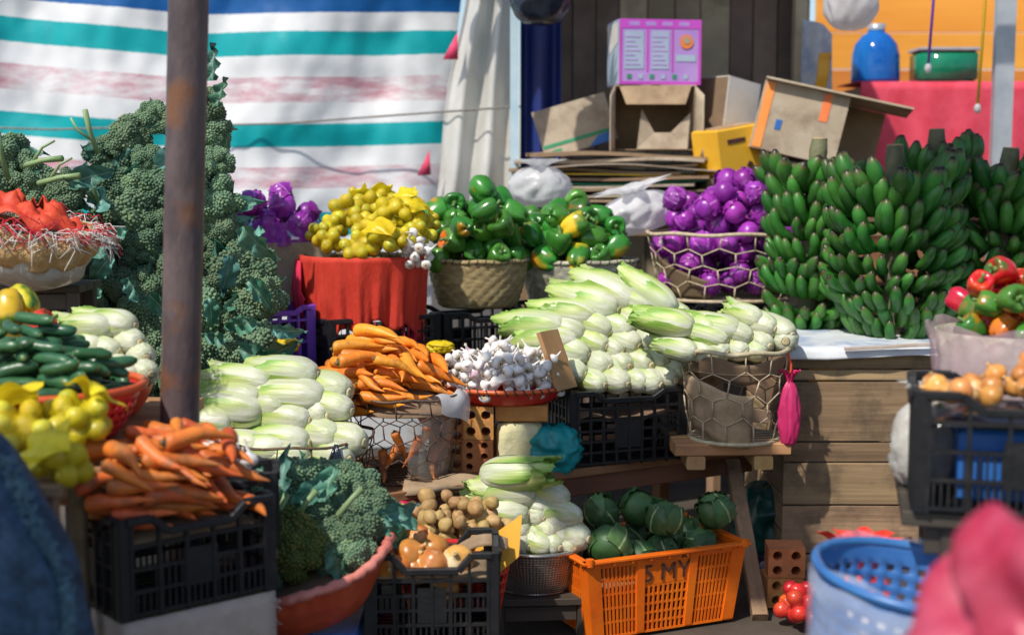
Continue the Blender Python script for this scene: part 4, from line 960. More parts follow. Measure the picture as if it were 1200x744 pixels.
# ================================================================== CARROTS, GARLIC AND WHAT LIES ON THE SHELF
cb = Vector((-.385, 4.86, ZS+.006)); zc = .30
wbc = wire_basket('rusty hexagonal wire basket lined with clear plastic, full of orange carrots', cb, .205, .165, zc, M_wire, 11, 4, .0024, .005, R(5))
mb = MB()
def cl(u, v):
    a = R(-75)+u*R(280); r = .155+.035*v**.75+.007*N3(u*14, v*6, 5); return (r*math.cos(a), r*math.sin(a), .01+(zc-.01)*v+.012*math.sin(u*17)*v)
mb.grid(cl, 50, 14); mb.build('plastic_liner', M_clear, wbc)
mb = MB()
def fl(u, v):
    a = R(-58)+u*R(75); r = .19+.045*math.sin(v*PI*.6); return (r*math.cos(a), r*math.sin(a), zc+.012-.10*v*v*(.5+.5*math.sin(u*PI))+.006*math.sin(u*13+v*4))
mb.grid(fl, 20, 10); mb.build('plastic_flap', M_whbag, wbc)
mb = MB(); mb.grid(lambda u, v: ((.15+.03*v)*math.cos(R(-88)+u*R(62)), (.15+.03*v)*math.sin(R(-88)+u*R(62)), .012+.22*v+.014*math.sin(u*9+v*3)), 16, 10); mb.build('brown_film', M_clear, wbc)
liner(wbc, M_carddk, r=.19, z=.24, h=.07)
heap = Heap(mound(cb.z+.245, .07, cb.x, cb.y, .22))
kc = lambda lab, grp, K_: (lambda p, e: K_.put(p, e, lab, grp))
def carrot_place(K_, lab, grp):
    def f(p, e): K_.put(p, Euler((random.uniform(0, 6.28), e.y, e.z)), lab, grp, random.uniform(.95, 1.35) if K_ is K_carrot else random.uniform(.8, 1.2))
    return f
fill(heap, 84, in_disc(cb.x-.065, cb.y+.03, .205), SP_carrot, carrot_place(K_carrot, 'bright orange carrot heaped in the plastic lined wire basket', 'carrots in the wire basket'), cone(cb.x-.09, cb.y+.05, .42), lambda: R(random.gauss(-32, 26)), 12, True)
for k in range(8):
    a = R(-120+k*14); K_carrot2.put((cb.x+.14*math.cos(a), cb.y+.14*math.sin(a), cb.z+.05+.02*(k % 3)+.02*k % .11), (0, R(60), random.uniform(0, 6)), 'dark orange carrot seen low through the wire of the basket', 'carrots low in the wire basket', .8)

# garlic on a red flat basket
gb = Vector((-.022, 5.06, ZS+.246)); rg = .232; gbk = thing('flat_basket', 'shallow red woven basket of garlic standing on bricks', 'basket', gb)
def gfb(u, v):
    r = .165+.067*v**.8; a = 2*PI*u; r += .004*math.sin(30*a)*abs(math.sin(v*PI*3)); return (r*math.cos(a), r*.82*math.sin(a), .055*v)
mb = MB(); mb.grid(gfb, 120, 9, True); mb.grid(lambda u, v: (.165*v*math.cos(2*PI*u), .135*v*math.sin(2*PI*u), .002), 24, 2, True); mb.build('wall', M_redpl, gbk, solid=.005)
mb = MB(); mb.tube([(rg*math.cos(2*PI*i/60), rg*.82*math.sin(2*PI*i/60), .056) for i in range(60)], .009, 8, True); grim = mb.build('rim', M_redpl, gbk)
mb = MB()
for i in range(44):
    a = 2*PI*i/44; c = Vector((rg*math.cos(a), rg*.82*math.sin(a), .056)); d = Vector((math.cos(a), math.sin(a), 0)); q = Vector((-math.sin(a), math.cos(a), 0))
    mb.tube([c+d*.010+q*.008+Vector((0, 0, -.012)), c+d*.0115+Vector((0, 0, .0)), c+d*.004-q*.006+Vector((0, 0, .0115))], .0028, 4)
mb.build('rim_binding', M_binding, grim)
heap = Heap(lambda x, y: gb.z + .012 + .04*max(0, 1-((x-gb.x)/.23)**2-((y-gb.y)/.19)**2))
def in_ell(cx, cy, a_, b_):
    f = in_disc(0, 0, 1)
    def q(): x, y = f(); return cx+x*a_, cy+y*b_
    return q
fill(heap, 185, in_ell(gb.x, gb.y, .222, .175), [(0, 0, 0, .021)], lambda p, e: K_garlic.put(p, (random.gauss(0, .7), random.gauss(0, .7), random.uniform(0, 6.28)), 'white garlic bulb heaped in the shallow red basket', 'garlic bulbs in the red basket', random.uniform(.82, 1.12)), lambda x, y, z: z + .36*math.hypot(x-gb.x+.02, (y-gb.y)*1.1), K=7)
# board stuck between garlic and cabbages
lb = put_plank(P(664, 456, 4.98), P(641, 388, 5.03), .125, .018, M_woodlt, 'board'); tag(lb, 'short wooden board leaning upright between the garlic and the napa cabbages', 'board')
bag('plastic_bag', 'crumpled teal plastic bag on the shelf beside the black crate', P(648, 556, 5.0), (.19, .16, .19), M_teal, 4, 'bag', False, crump=.22)
bag('yellow_wrapper', 'crumpled yellow wrapper between the garlic and the back crates', P(516, 414, 5.30), (.09, .06, .05), M_netfilm, 51, 'wrapper', False, crump=.3)
bag('yellow_wrapper', 'crumpled yellow wrapper between the broccoli and the carrots', P(334, 414, 5.05), (.09, .07, .06), M_netfilm, 53, 'wrapper', False, crump=.3)
# torn cardboard on the shelf edge
mb = MB(); pa = PZ(520, 572, ZS); mb.grid(lambda u, v: (pa.x-.14+u*.30, pa.y-.05+u*.13+v*.10-.02*math.sin(u*7), ZS+.004+.012*abs(math.sin(u*5+v*2))*(.4+v)-.02*(v < .1)), 16, 8)
tag(mb.build('cardboard_scrap', M_card, solid=.004), 'torn brown cardboard scrap lying on the shelf edge', 'cardboard')
hang_b = thing('hanging_bag', 'hot pink plastic bag hanging on the cane wire basket', 'bag', P(924, 522, 4.98))
bag('body', None, (0, 0, 0), (.075, .05, .30), M_hotpink, 8, parent=hang_b, crump=.2)
mb = MB(); mb.tube([(0, 0, .22), (.004, .01, .30), (-.012, .03, .37)], .006, 6); mb.build('string', M_redfr, hang_b)

# ================================================================== BACK ROW
GB = 'black crates holding up the back row'
def back_crate(px, Y, size=(.50, .36, .275), z=None, lab='black plastic crate standing under the back row of baskets'):
    x = P(px, 300, Y).x; crate(lab, (x, Y, ZB+.001 if z is None else z), ANG+R(random.uniform(-4, 4)), size, nv=8, nh=4, dip=.03, group=GB); return x
ZC = ZB+.278
# red cloth covered basket
xr_, yr_ = back_crate(428, 5.62), 5.62
rb_ = woven_basket('woven basket wrapped in red cloth under the yellow bags of limes', (xr_, yr_, ZC), .255, .21, .225, M_wicker, 8, 24)
zrr = ZC+.225
mb = MB()
def redc(u, v):
    a = R(-172)+u*R(164); q = v; fold = .012*math.sin(a*19)*q + .014*N3(a*3, v*2, 6)*q + .006*math.sin(a*43)*q*q
    if v < .08: r = .255+.014*v/.08; z = .225+.014
    else:
        w_ = (v-.08)/.92; r = .272 - .035*w_ + fold; z = .237 - w_*(.315 + .05*math.sin(a*2.1+1) + .02*math.sin(a*11))
    return (r*math.cos(a), r*math.sin(a), z)
mb.grid(redc, 120, 22); rc = mb.build('red_cloth', M_red, rb_, solid=.003)
mb = MB()
for k in range(46):
    u = random.choice((random.uniform(0, .25), random.uniform(.8, 1), random.random())); p = Vector(redc(u, 1)); l = random.uniform(.03, .14)
    mb.tube([p+Vector((0, 0, .03)), p+Vector((random.uniform(-.01, .01), -.004, -l*.5)), p+Vector((random.uniform(-.02, .02), 0, -l))], .0018, 4)
for k in range(16):
    a = R(-165+random.uniform(-12, 12)); l = random.uniform(.15, .3); mb.tube([(.28*math.cos(a), .28*math.sin(a), .22), (.295*math.cos(a+.1), .295*math.sin(a+.1), .1), (.285*math.cos(a+.2), .285*math.sin(a+.2), .22-l)], [.006, .009, .004], 5)
mb.build('fringe', M_red, rc)['kind'] = 'stuff'
liner(rb_, M_carddk, r=.24, z=.18, h=.04)
heap = Heap(mound(ZC+.19, .05, xr_, yr_, .25))
YL = ['yellow net bag of limes heaped on the red cloth basket', 'lime packed in a yellow net bag on the red cloth basket']
cnt = [0]
for X, Yp, rr_, Y in ((490, 275, 68, 5.46), (600, 300, 70, 5.40), (700, 270, 80, 5.40), (640, 225, 70, 5.48), (560, 170, 75, 5.60), (645, 140, 70, 5.66), (740, 170, 80, 5.60), (810, 190, 75, 5.58), (860, 255, 66, 5.50), (780, 275, 60, 5.42), (520, 215, 60, 5.58), (700, 115, 60, 5.72), (800, 140, 60, 5.72), (890, 210, 50, 5.62), (450, 250, 55, 5.55), (600, 120, 50, 5.72)):
    cnt[0] += 1; q = P(240+X/3.38, 200+Yp/3.38, Y); Rn = rr_/3.38*Y/1600
    net_bag((q.x, q.y, q.z-Rn*.8), Rn, 9, 100+cnt[0], YL[0], YL[1], 'yellow net bags on the red cloth basket', fr=Rn*.34, tail=cnt[0] in (3, 6, 8, 12, 13))
heapg = Heap(lambda x, y: ZC+.235)
fill(heap, 16, in_disc(P(488, 290, 5.42).x, 5.44, .05), [(0, 0, 0, .021)], lambda p, e: K_garlic.put(p, (random.gauss(0, .7), random.gauss(0, .7), 0), 'white garlic bulb lying among the yellow bags of limes', 'garlic bulbs among the yellow bags', .9), lambda x, y, z: z, K=6)
# purple cabbages on a carton behind the broccoli
xq, yq = P(322, 285, 5.75).x, 5.75
cx_ = crate('black plastic crate under the carton of purple cabbages', (xq-.02, yq, ZB+.001), ANG, (.46, .34, .275), nv=8, nh=4, group=GB)
def carton(name, label, loc, rz, size, mat, flaps=True, cat='carton', th=.006, tilt=(0, 0), prints=None):
    L, W, H = size; r = thing(name, label, cat, loc, 0); r.rotation_euler = (tilt[0], tilt[1], rz)
    for s in (-1, 1):
        m = MB(); m.box((0, s*(W/2-th/2), H/2), (L, th, H)); m.build('side_panel', mat, r, False)
        m = MB(); m.box((s*(L/2-th/2), 0, H/2), (th, W-2*th-.001, H-.001)); m.build('end_panel', mat, r, False)
    m = MB(); m.box((0, 0, th/2), (L-2*th-.002, W-2*th-.002, th)); m.build('bottom_panel', mat, r, False)
    return r
zk = P(322, 288, 5.6).z; ck = carton('carton', 'brown carton tray holding the wrapped purple cabbages', (xq, yq, ZC), R(25), (.40, .26, zk-ZC+.01), M_cardlt)
liner(ck, M_carddk, rect=(.37, .24), z=zk-ZC-.03, h=.02)
heap = Heap(lambda x, y: zk-.025)
fill(heap, 13, in_rect(xq, yq, .34, .17, R(25)), [(0, 0, 0, .052)], lambda p, e: K_pcab.put(p, (random.uniform(0, 6), random.uniform(0, 6), 0), 'purple cabbage on the brown carton behind the broccoli', 'purple cabbages on the carton', random.uniform(.9, 1.05)), lambda x, y, z: z, K=10)
mb = MB()
def wrapf(u, v):
    a = R(-170)+u*R(160); return (.20*math.cos(a)+.006*N3(u*20, v*6, 2), .135*math.sin(a)-.008*math.sin(u*40), -.02+.10*v+.006*math.sin(u*23))
mb.grid(wrapf, 50, 8); o = mb.build('violet_film', pm('violet_film', (.32, .03, .45), (.45, .06, .6), 12, .2, .3, 40, alpha=.6), None, loc=(xq, yq, zk+.02), rot=(0, 0, R(25))); tag(o, 'crinkled violet plastic film wrapped round the purple cabbages', 'film')
# violet crate
x_ = P(335, 380, 5.32).x; crate('violet plastic crate squeezed between the broccoli and the red cloth', (x_-.06, 5.42, ZB+.001), ANG, (.26, .2, .33), M_purplepl, 5, 3, .02, True, False)
# pepper baskets
def pepper_basket(px, Y, rt, Hh, mat, lab, plab, grp, n, k, dx=0, ell=.85, yfrac=.0):
    x = back_crate(px, Y); b = woven_basket(lab, (x, Y, ZC), rt, rt*.72, Hh, mat, 8, 24, ell=ell); liner(b, M_carddk, r=rt*.8, z=Hh*.7, h=.04)
    heap = Heap(mound(ZC+Hh*.72, .05, x, Y, rt))
    def pl(p, e):
        kk = K_ypepper if random.random() < yfrac else K_pepper
        yl = kk is K_ypepper
        kk.put(p, (random.uniform(-1.9, 1.9), random.uniform(-1.2, 1.2), random.uniform(0, 6.28)), 'ripening yellow '+plab[plab.index('bell'):].replace('with orange blush ', '') if yl else plab, ('ripening ' if yl else '')+grp, random.uniform(1.02, 1.22))
    fill(heap, n, in_ell(x+dx, Y, rt*.92, rt*.75), [(0, 0, 0, .049)], pl, cone(x+dx, Y, k), K=12); return b
pepper_basket(560, 5.88, .215, .20, M_wicker, 'brown woven basket of green peppers beside the red cloth basket', 'glossy green bell pepper in the brown woven basket', 'peppers in the brown woven basket', 27, .5, -.02, yfrac=.07)
pepper_basket(677, 6.10, .265, .185, M_wicker2, 'pale banded woven basket of green peppers next to the purple cabbages', 'green bell pepper with orange blush in the pale banded basket', 'peppers in the pale banded basket', 40, .3, -.05, yfrac=.10)
# purple cabbage basket
xp = back_crate(850, 6.26, (.42, .34, .275)); pbk = wire_basket('cane wire basket of purple cabbages on a black crate', (xp, 6.26, ZC), .36, .285, .30, M_wirec, 14, 4, .0030, .009, R(3), name='cane_basket', ell=.74)
mb = MB(); mb.grid(lambda u, v: ((.262+.05*v)*math.cos(R(176)+u*R(72)), (.262+.05*v)*.74*math.sin(R(176)+u*R(72)), .012+.2*v*(1-.6*u)), 16, 8); mb.build('paper_liner', M_carddk, pbk, solid=.003)
heap = Heap(lambda x, y: ZC+.012 if False else ZC+.03)
fill(heap, 72, in_ell(xp, 6.26, .315, .21), [(0, 0, 0, .053)], lambda p, e: K_pcab.put(p, (random.uniform(0, 6), random.uniform(0, 6), random.uniform(0, 6)), 'round purple cabbage heaped in the cane wire basket', 'purple cabbages in the cane basket', random.uniform(.9, 1.08)), lambda x, y, z: z + .30*math.hypot(x-xp-.07, y-6.28), K=12)
bag('plastic_bag', 'limp white plastic bag lying behind the green peppers', P(632, 243, 6.45), (.26, .2, .24), M_whbag, 12, 'bag', True, crump=.2)
bag('plastic_bag', 'crumpled white plastic bag with a pink frayed mouth beside the purple cabbages', P(752, 272, 6.42), (.36, .2, .24), M_whbag, 15, 'bag', True, rot=(0, R(-14), .4), crump=.25)

# ================================================================== BROCCOLI HEAP
def inpoly(x, y, pg):
    c = False; j = len(pg)-1
    for i in range(len(pg)):
        if (pg[i][1] > y) != (pg[j][1] > y) and x < (pg[j][0]-pg[i][0])*(y-pg[i][1])/(pg[j][1]-pg[i][1])+pg[i][0]: c = not c
        j = i
    return c
for u_, v__, z_ in ((.68, .42, ZB+.001), (.08, .42, ZB+.001), (.60, .46, ZB+.283), (.42, .48, ZB+.565)):
    q = A2 + U*u_ + V_*v__; crate('black plastic crate buried under the heap of broccoli', (q.x, q.y, z_), ANG, (.50, .36, .28), nv=8, nh=4, group='black crates under the broccoli')
PG = [(112, 275), (118, 215), (132, 172), (165, 135), (200, 122), (235, 115), (248, 150), (262, 205), (280, 280), (300, 330), (298, 400), (285, 440), (250, 462), (170, 462), (110, 445), (40, 410), (30, 350), (85, 320)]
pts = []
for t in range(4000):
    x, y = random.uniform(40, 330), random.uniform(110, 460)
    if inpoly(x, y, PG) and all(math.hypot(x-a, (y-b)*.85) > 27 for a, b in pts): pts.append((x, y))
for x, y in pts:
    Y = 4.98 + (455-y)/345*.42 + random.uniform(-.03, .05); p = P(x, y, Y)
    broccoli(p, (R(random.gauss(42, 28)), R(random.gauss((x-190)*.12, 20)), R(random.gauss((x-190)*.2, 30))), 'green broccoli head in the tall heap behind the rusty pole', 'broccoli in the tall heap', random.uniform(.72, 1.28), leaves=random.choice((2, 3, 3, 4)))
PG2 = [(-60, 190), (20, 180), (60, 205), (85, 240), (95, 290), (60, 330), (-60, 330)]; pts2 = []
for t in range(2500):
    x, y = random.uniform(-60, 100), random.uniform(170, 340)
    if inpoly(x, y, PG2) and all(math.hypot(x-a, (y-b)*.85) > 34 for a, b in pts2): pts2.append((x, y))
for x, y in pts2:
    p = P(x, y, 4.80 + (330-y)/150*.15); broccoli(p, (R(random.gauss(60, 25)), R(random.gauss(0, 14)), R(random.gauss(0, 30))), 'broccoli head heaped behind the fringed sack', 'broccoli behind the fringed sack', random.uniform(.85, 1.05), leaves=2)
for k, (x, y, Y) in enumerate(((25, 195, 4.72), (45, 215, 4.70), (10, 210, 4.7), (115, 180, 5.2), (120, 250, 4.95))):   # cut stalks sticking out
    mb = MB(); mb.tube([(0, 0, 0), (.01, 0, .09), (.03, .0, .17)], [.010, .009, .011], 8); mb.tube([(.004, 0, .05), (-.03, 0, .11), (-.035, .01, .16)], [.006, .005, .004], 6)
    tag(mb.build('broccoli_stalk', M_bstem, None, True, P(x, y, Y), (R(20), R(70 if k < 3 else -20)*(1 if k != 2 else -.2), 0)), 'pale cut broccoli stalk sticking out of the heap', 'stalk', 'cut stalks in the broccoli heap')
LV = [(255, 125, 5.25, 80), (250, 95, 5.3, 95), (150, 270, 4.95, 200), (285, 265, 5.0, -60), (290, 330, 4.95, -40), (300, 375, 4.9, 200), (265, 395, 4.9, 190), (280, 410, 4.88, -20), (150, 325, 4.9, -70), (120, 340, 4.9, 200), (175, 345, 4.88, -50), (95, 330, 4.9, 170), (245, 350, 4.9, -80), (270, 300, 4.95, -100), (130, 240, 5.0, 150), (205, 250, 4.98, 60), (300, 420, 4.88, 10), (130, 300, 4.92, 230), (185, 195, 5.08, 40), (320, 385, 4.9, -15), (90, 300, 4.75, 20), (80, 215, 4.75, 20)]
for x, y, Y, an in LV:
    me = random.choice(BLEAF); lfo = link('broccoli_leaf', me, None, P(x, y, Y-.07), (R(random.uniform(60, 110)), -R(an), 0)); lfo.scale = (random.uniform(.8, 1.35),)*3; tag(lfo, 'loose blue green leaf sticking out of the broccoli heap', 'leaf', 'loose leaves on the broccoli heap')

# ================================================================== SIDE TABLE, FRONT LEFT
mb = MB(); pa, pb = P(221, 0, 3.72), P(210, 525, 3.72); d = (pb-pa)/(pb.z-pa.z)
n = 40; zs = [i/n*2.5 for i in range(n+1)]
mb.tube([pa + d*(z-pa.z) for z in zs], [.0535+.0006*mn.noise(Vector((0, 0, z*9))) for z in zs], 32); tag(mb.build('pole', M_pole), 'thick rusty brown metal pole standing between the broccoli and the carrots', 'pole')
cl_ = Vector((P(55, 470, 3.62).x, 3.62, ZL+.002)); zrim = P(100, 464, 3.45).z; Hc = zrim-ZL
cdr = colander('red plastic colander of cucumbers on the side table', cl_, .25, .15, Hc, M_redpl, 46, 6); liner(cdr, M_carddk, r=.22, z=Hc*.75, h=.02)
heap = Heap(mound(ZL+Hc*.78, .03, cl_.x, cl_.y, .25))
fill(heap, 66, in_disc(cl_.x, cl_.y, .19), SP_cuke, lambda p, e: K_cuke.put(p, Euler((random.uniform(0, 6), e.y, e.z)), 'dark green cucumber heaped in the red colander', 'cucumbers in the red colander', random.uniform(.85, 1.05)), cone(cl_.x-.03, cl_.y+.02, .5), lambda: R(random.gauss(-12, 28)), 10, True)
bxp = P(18, 400, 3.98); bb = crate('black plastic crate behind the cucumbers under the yellow peppers', (bxp.x, 4.02, ZL+.002), 0, (.34, .26, .22), nv=6, nh=3, dip=.02); liner(bb, M_carddk, rect=(.31, .23), z=.17, h=.02)
for px, py, kk, s in ((10, 365, K_ypepper, 1.1), (28, 355, K_ypepper, .9), (46, 383, K_rpepper, .9), (5, 395, K_pepper, 1), (-15, 370, K_ypepper, 1), (22, 392, K_ypepper, .9), (36, 398, K_ypepper, .85), (-20, 400, K_pepper, 1), (52, 402, K_pepper, .8)):
    kk.put(P(px, py, 3.92+random.uniform(-.03, .05)), (random.uniform(-1, 1), random.uniform(-1, 1), random.uniform(0, 6)), 'yellow and green bell pepper piled behind the cucumbers', 'peppers behind the cucumbers', s)
# yellow net bags
for k, (px, py, Y, Rb, n_) in enumerate(((30, 512, 3.22, .105, 16), (92, 500, 3.30, .095, 14), (-25, 500, 3.3, .10, 15), (70, 540, 3.10, .08, 9))):
    p = P(px, py, Y); net_bag((p.x, p.y, p.z-.06), Rb, n_, 300+k, 'yellow net bag of limes lying in front of the cucumbers', 'lime packed in a yellow net bag in front of the cucumbers', 'yellow net bags by the cucumbers', fr=.0255)
mb = MB(); sk0 = P(50, 560, 3.16); mb.box((0, 0, .0), (.42, .30, .02), ch=.004)
st_ = stool('narrow wooden stand under the yellow net bags', sk0.x-.08, 3.13, .34, .26, P(50, 556, 3.13).z, M_wood)
# fringed sack
fs = P(-8, 345, 4.02); fsk = thing('fringed_sack', 'woven tan and clear sack with red and white frayed edges', 'sack', (fs.x, 4.30, fs.z)); fsk.rotation_euler = (R(6), R(9), 0); fsk.scale = (.86,)*3
mb = MB()
def sk1(u, v):
    a = 2*PI*u; r = .18*(math.sin(min(1, v*1.6+.25)*PI*.5))*(1+.12*N3(math.cos(a)*2, math.sin(a)*2, v*3)+.03*math.sin(a*13)); return (r*math.cos(a)*1.15, r*math.sin(a)*.85, .20*v)
mb.grid(sk1, 40, 14, True); mb.grid(lambda u, v: (.08*v*math.cos(2*PI*u), .06*v*math.sin(2*PI*u), 0), 12, 1, True); mb.build('body', M_sackpl, fsk)
mb = MB()
def sk2(u, v):
    a = 2*PI*u; r = .178+.035*math.sin(v*PI)+.006*math.sin(a*38)+.025*N3(math.cos(a)*3, math.sin(a)*3, v*4+5); return (r*math.cos(a)*1.15, r*math.sin(a)*.85, .11+.13*v+.02*math.sin(a*2+1))
mb.grid(sk2, 50, 10, True); mb.build('rolled_edge', M_tan, fsk, solid=.004)
mb = MB()
mb.grid(lambda u, v: ((.185*(1-v*.75))*math.cos(2*PI*u)*1.15, (.185*(1-v*.75))*math.sin(2*PI*u)*.85, .245+.06*math.sin(v*PI*.55)+.05*math.cos(2*PI*u+2.6)*(1-v)+.05*N3(math.cos(6.28*u)*2.5, math.sin(6.28*u)*2.5, v*3)+.012*math.sin(u*60+v*9)), 50, 8, True); mb.build('red_mouth', M_redfr, fsk, solid=.003)
for nm, mt, z0, cnt_, rr in (('white_fringe', M_whfr, .225, 260, .0016), ('red_fringe', M_redfr, .25, 150, .0018)):
    mb = MB()
    for k in range(cnt_):
        a = random.uniform(0, 6.28); r = .19+.01*random.random(); l = random.uniform(.03, .12); b = a+random.uniform(-.5, .5); z0_ = z0; z0 = z0_+random.uniform(-.035, .025)
        mb.tube([(r*1.15*math.cos(a), r*.85*math.sin(a), z0), ((r+l*.5)*1.15*math.cos((a+b)/2), (r+l*.5)*.85*math.sin((a+b)/2), z0+random.uniform(-.01, .03)), ((r+l*.8)*1.15*math.cos(b), (r+l*.8)*.85*math.sin(b), z0-l*random.uniform(-.1, .7))], rr, 4); z0 = z0_
    mb.build(nm, mt, fsk)['kind'] = 'stuff'
crate('black plastic crate on end under the fringed sack', (fs.x-.02, 4.62, ZB+.02), 0, (.40, .30, fs.z-ZB-.02), nv=6, nh=4, group=None) if False else None
stool('tall dark wooden stand under the fringed sack', fs.x-.03, 4.47, .36, .24, fs.z-.001, M_darkw)

# carrot crate on a sack covered stand
cc = P(142, 730, 3.15); rzc = R(40); uc = Vector((math.cos(rzc), math.sin(rzc), 0)); vc = Vector((-math.sin(rzc), math.cos(rzc), 0)); cm = cc + uc*.21 + vc*.155
ccr = crate('black lattice crate of muddy carrots beside the blue sack', cm, rzc, (.42, .31, .25), nv=5, nh=3, dip=.035); liner(ccr, M_carddk, rect=(.39, .28), z=.17, h=.03)
std = thing('sack_covered_box', 'box covered in cream sackcloth under the crate of muddy carrots', 'box', (cm.x, cm.y, 0), rzc)
mb = MB(); mb.box((0, 0, cc.z/2-.004), (.40, .29, cc.z-.01), ch=.008); mb.build('box', M_card, std, False)
mb = MB()
def sc_(u, v):
    a = u*4; s = int(a) % 4; f = a-int(a); hx, hy = .208, .152; c = [(-hx, -hy), (hx, -hy), (hx, hy), (-hx, hy)]; p0, p1 = c[s], c[(s+1) % 4]
    x, y = p0[0]+(p1[0]-p0[0])*f, p0[1]+(p1[1]-p0[1])*f; k = 1+.02*N3(u*9, v*4, 8)*v+.015*math.sin(u*60)*v
    return (x*k, y*k, cc.z-.004-(cc.z-.05)*v)
mb.grid(sc_, 64, 12, True); mb.build('sackcloth', M_cream, std, solid=.003)
mb = MB()
for k in range(40):
    q = Vector(sc_(.27+random.uniform(-.03, .03), random.uniform(.05, .5))); mb.tube([q, q+Vector((random.uniform(.005, .02), random.uniform(-.02, .02), random.uniform(-.01, .02))), q+Vector((random.uniform(.0, .03), random.uniform(-.02, .02), random.uniform(-.04, .01)))], .0012, 4)
mb.build('frayed_edge', M_whfr, std)['kind'] = 'stuff'
heap = Heap(lambda x, y: cc.z+.205)
fill(heap, 78, in_rect(cm.x-.012, cm.y-.012, .33, .27, rzc), SP_carrot, carrot_place(K_carrot2, 'muddy orange carrot heaped in the black crate by the pole', 'carrots in the black crate by the pole'), lambda x, y, z: z + .14*math.hypot(x-cm.x, y-cm.y), lambda: R(random.gauss(-15, 30)), 12, True)
for k, (px, py) in enumerate(((250, 533), (262, 540), (275, 532), (284, 545), (268, 525), (292, 538), (255, 522), (240, 528))):
    K_garlic.put(P(px, py, 3.58), (random.gauss(0, .6), random.gauss(0, .6), 0), 'white garlic bulb lying behind the muddy carrots', 'garlic behind the muddy carrots', 1.1)
gt = P(266, 556, 3.60); gbk2 = crate('black crate holding garlic between the pole and the muddy carrots', (gt.x, 3.66, gt.z-.20), R(10), (.24, .18, .21), nv=4, nh=3, dip=.02); liner(gbk2, M_carddk, rect=(.21, .15), z=.17, h=.02)
stool('plain wooden stand under the crate of garlic', gt.x, 3.66, .24, .18, gt.z-.202, M_wood, R(10))
# blue sack
bs = P(-6, 744, 2.86); zt_ = P(0, 516, 2.86).z
sk_ = thing('blue_sack', 'dark blue woven sack with a frayed seam beside the muddy carrots', 'sack', (bs.x, 2.86, 0))
mb = MB()
def bsf(u, v):
    a = 2*PI*u; q = v
    r = .205*min(1, .75+.5*q)*(1 if q < .52 else max(.02, math.cos((q-.52)/.48*PI*.5))**.8)
    f = .10*N3(math.cos(a)*1.6, math.sin(a)*1.6, q*5) + .05*(1-2*abs(math.sin(a*3.5+q*4+2*N3(math.cos(a), math.sin(a), q*3)))) + .035*N3(math.cos(a)*4, math.sin(a)*4, q*12) + .012*N3(math.cos(a)*11, math.sin(a)*11, q*26); r *= 1+f
    return (r*math.cos(a), r*math.sin(a), zt_*min(1, q*1.02)+.02*math.sin(a*2)*q)
mb.grid(bsf, 64, 40, True); mb.build('body', M_bluesack, sk_)
mb = MB()
for a0 in (.93,):
    prev = [Vector(bsf(a0+.01*math.sin(v*20), v)) for v in [i/40 for i in range(8, 39)]]
    for p in prev:
        for k in range(random.randrange(10, 90)):
            n_ = Vector((p.x, p.y, 0)).normalized(); e = p+n_*.008+Vector((random.uniform(-.024, .024), random.uniform(-.02, .02), random.uniform(-.02, .02))); mb.tube([p+n_*.002+Vector((0, 0, random.uniform(-.012, .012))), e], .0013, 3)
mb.build('frayed_seam', M_bluefray, sk_)['kind'] = 'stuff'

# ================================================================== BOTTOM ROW
# broccoli in a red bag lined basket
rbp = P(360, 655, 3.92); rbb = thing('red_bag_basket', 'round basket lined with a wrinkled red bag, full of broccoli', 'basket', (rbp.x, 3.92, P(360, 742, 3.80).z+.035)); rbb.rotation_euler = (R(9), R(-11), 0)
Hr = .165
def rbf(u, v):
    a = 2*PI*u; r = .16+.115*v**.6; wr = .006*math.sin(a*23+3*math.sin(a*5))*v*v + .007*N3(math.cos(a)*4, math.sin(a)*4, v*4); return ((r+wr)*math.cos(a), (r+wr)*math.sin(a), Hr*v)
mb = MB(); mb.grid(rbf, 120, 16, True); mb.grid(lambda u, v: (.16*v*math.cos(2*PI*u), .16*v*math.sin(2*PI*u), .002), 24, 2, True); mb.build('bag_wall', M_redbag, rbb, solid=.004)
mb = MB(); rim_p = []
for i in range(110):
    a = 2*PI*i/110; r = .280+.004*math.sin(i*1.9); rim_p.append((r*math.cos(a), r*math.sin(a), Hr+.003*math.sin(i*.31)))
mb.tube(rim_p, [.0145+.0018*math.sin(i*2.35)+.0012*math.sin(i*.9) for i in range(110)], 9, True); mb.build('rolled_rim', pm('pinkish_red_plastic', (.66, .16, .13), (.74, .26, .21), 14, .45, .3, 40), rbb)
liner(rbb, M_carddk, r=.225, z=Hr*.72, h=.02)
BL = [(240, 395, 3.84, 58, 1.05, 1, 1), (215, 150, 4.05, 35, 1, 0, 0), (330, 165, 4.1, 30, .95, 0, 0), (440, 160, 4.08, 35, .95, 0, 0), (420, 265, 3.98, 45, .9, 0, 0), (505, 225, 4.02, 40, .85, 0, 0), (150, 260, 3.92, 45, 1, 0, 0), (320, 260, 4.0, 40, .9, 0, 0), (140, 440, 3.82, 60, .9, 0, 0), (450, 340, 3.9, 55, .9, 0, 0), (370, 400, 3.86, 55, .8, 0, 0), (430, 430, 3.84, 60, .7, 0, 0), (520, 300, 3.97, 50, .8, 0, 0), (60, 250, 3.95, 45, 1, 0, 0), (70, 350, 3.88, 50, 1, 0, 0), (560, 250, 4.02, 40, .7, 0, 0), (480, 400, 3.86, 60, .7, 0, 0)]
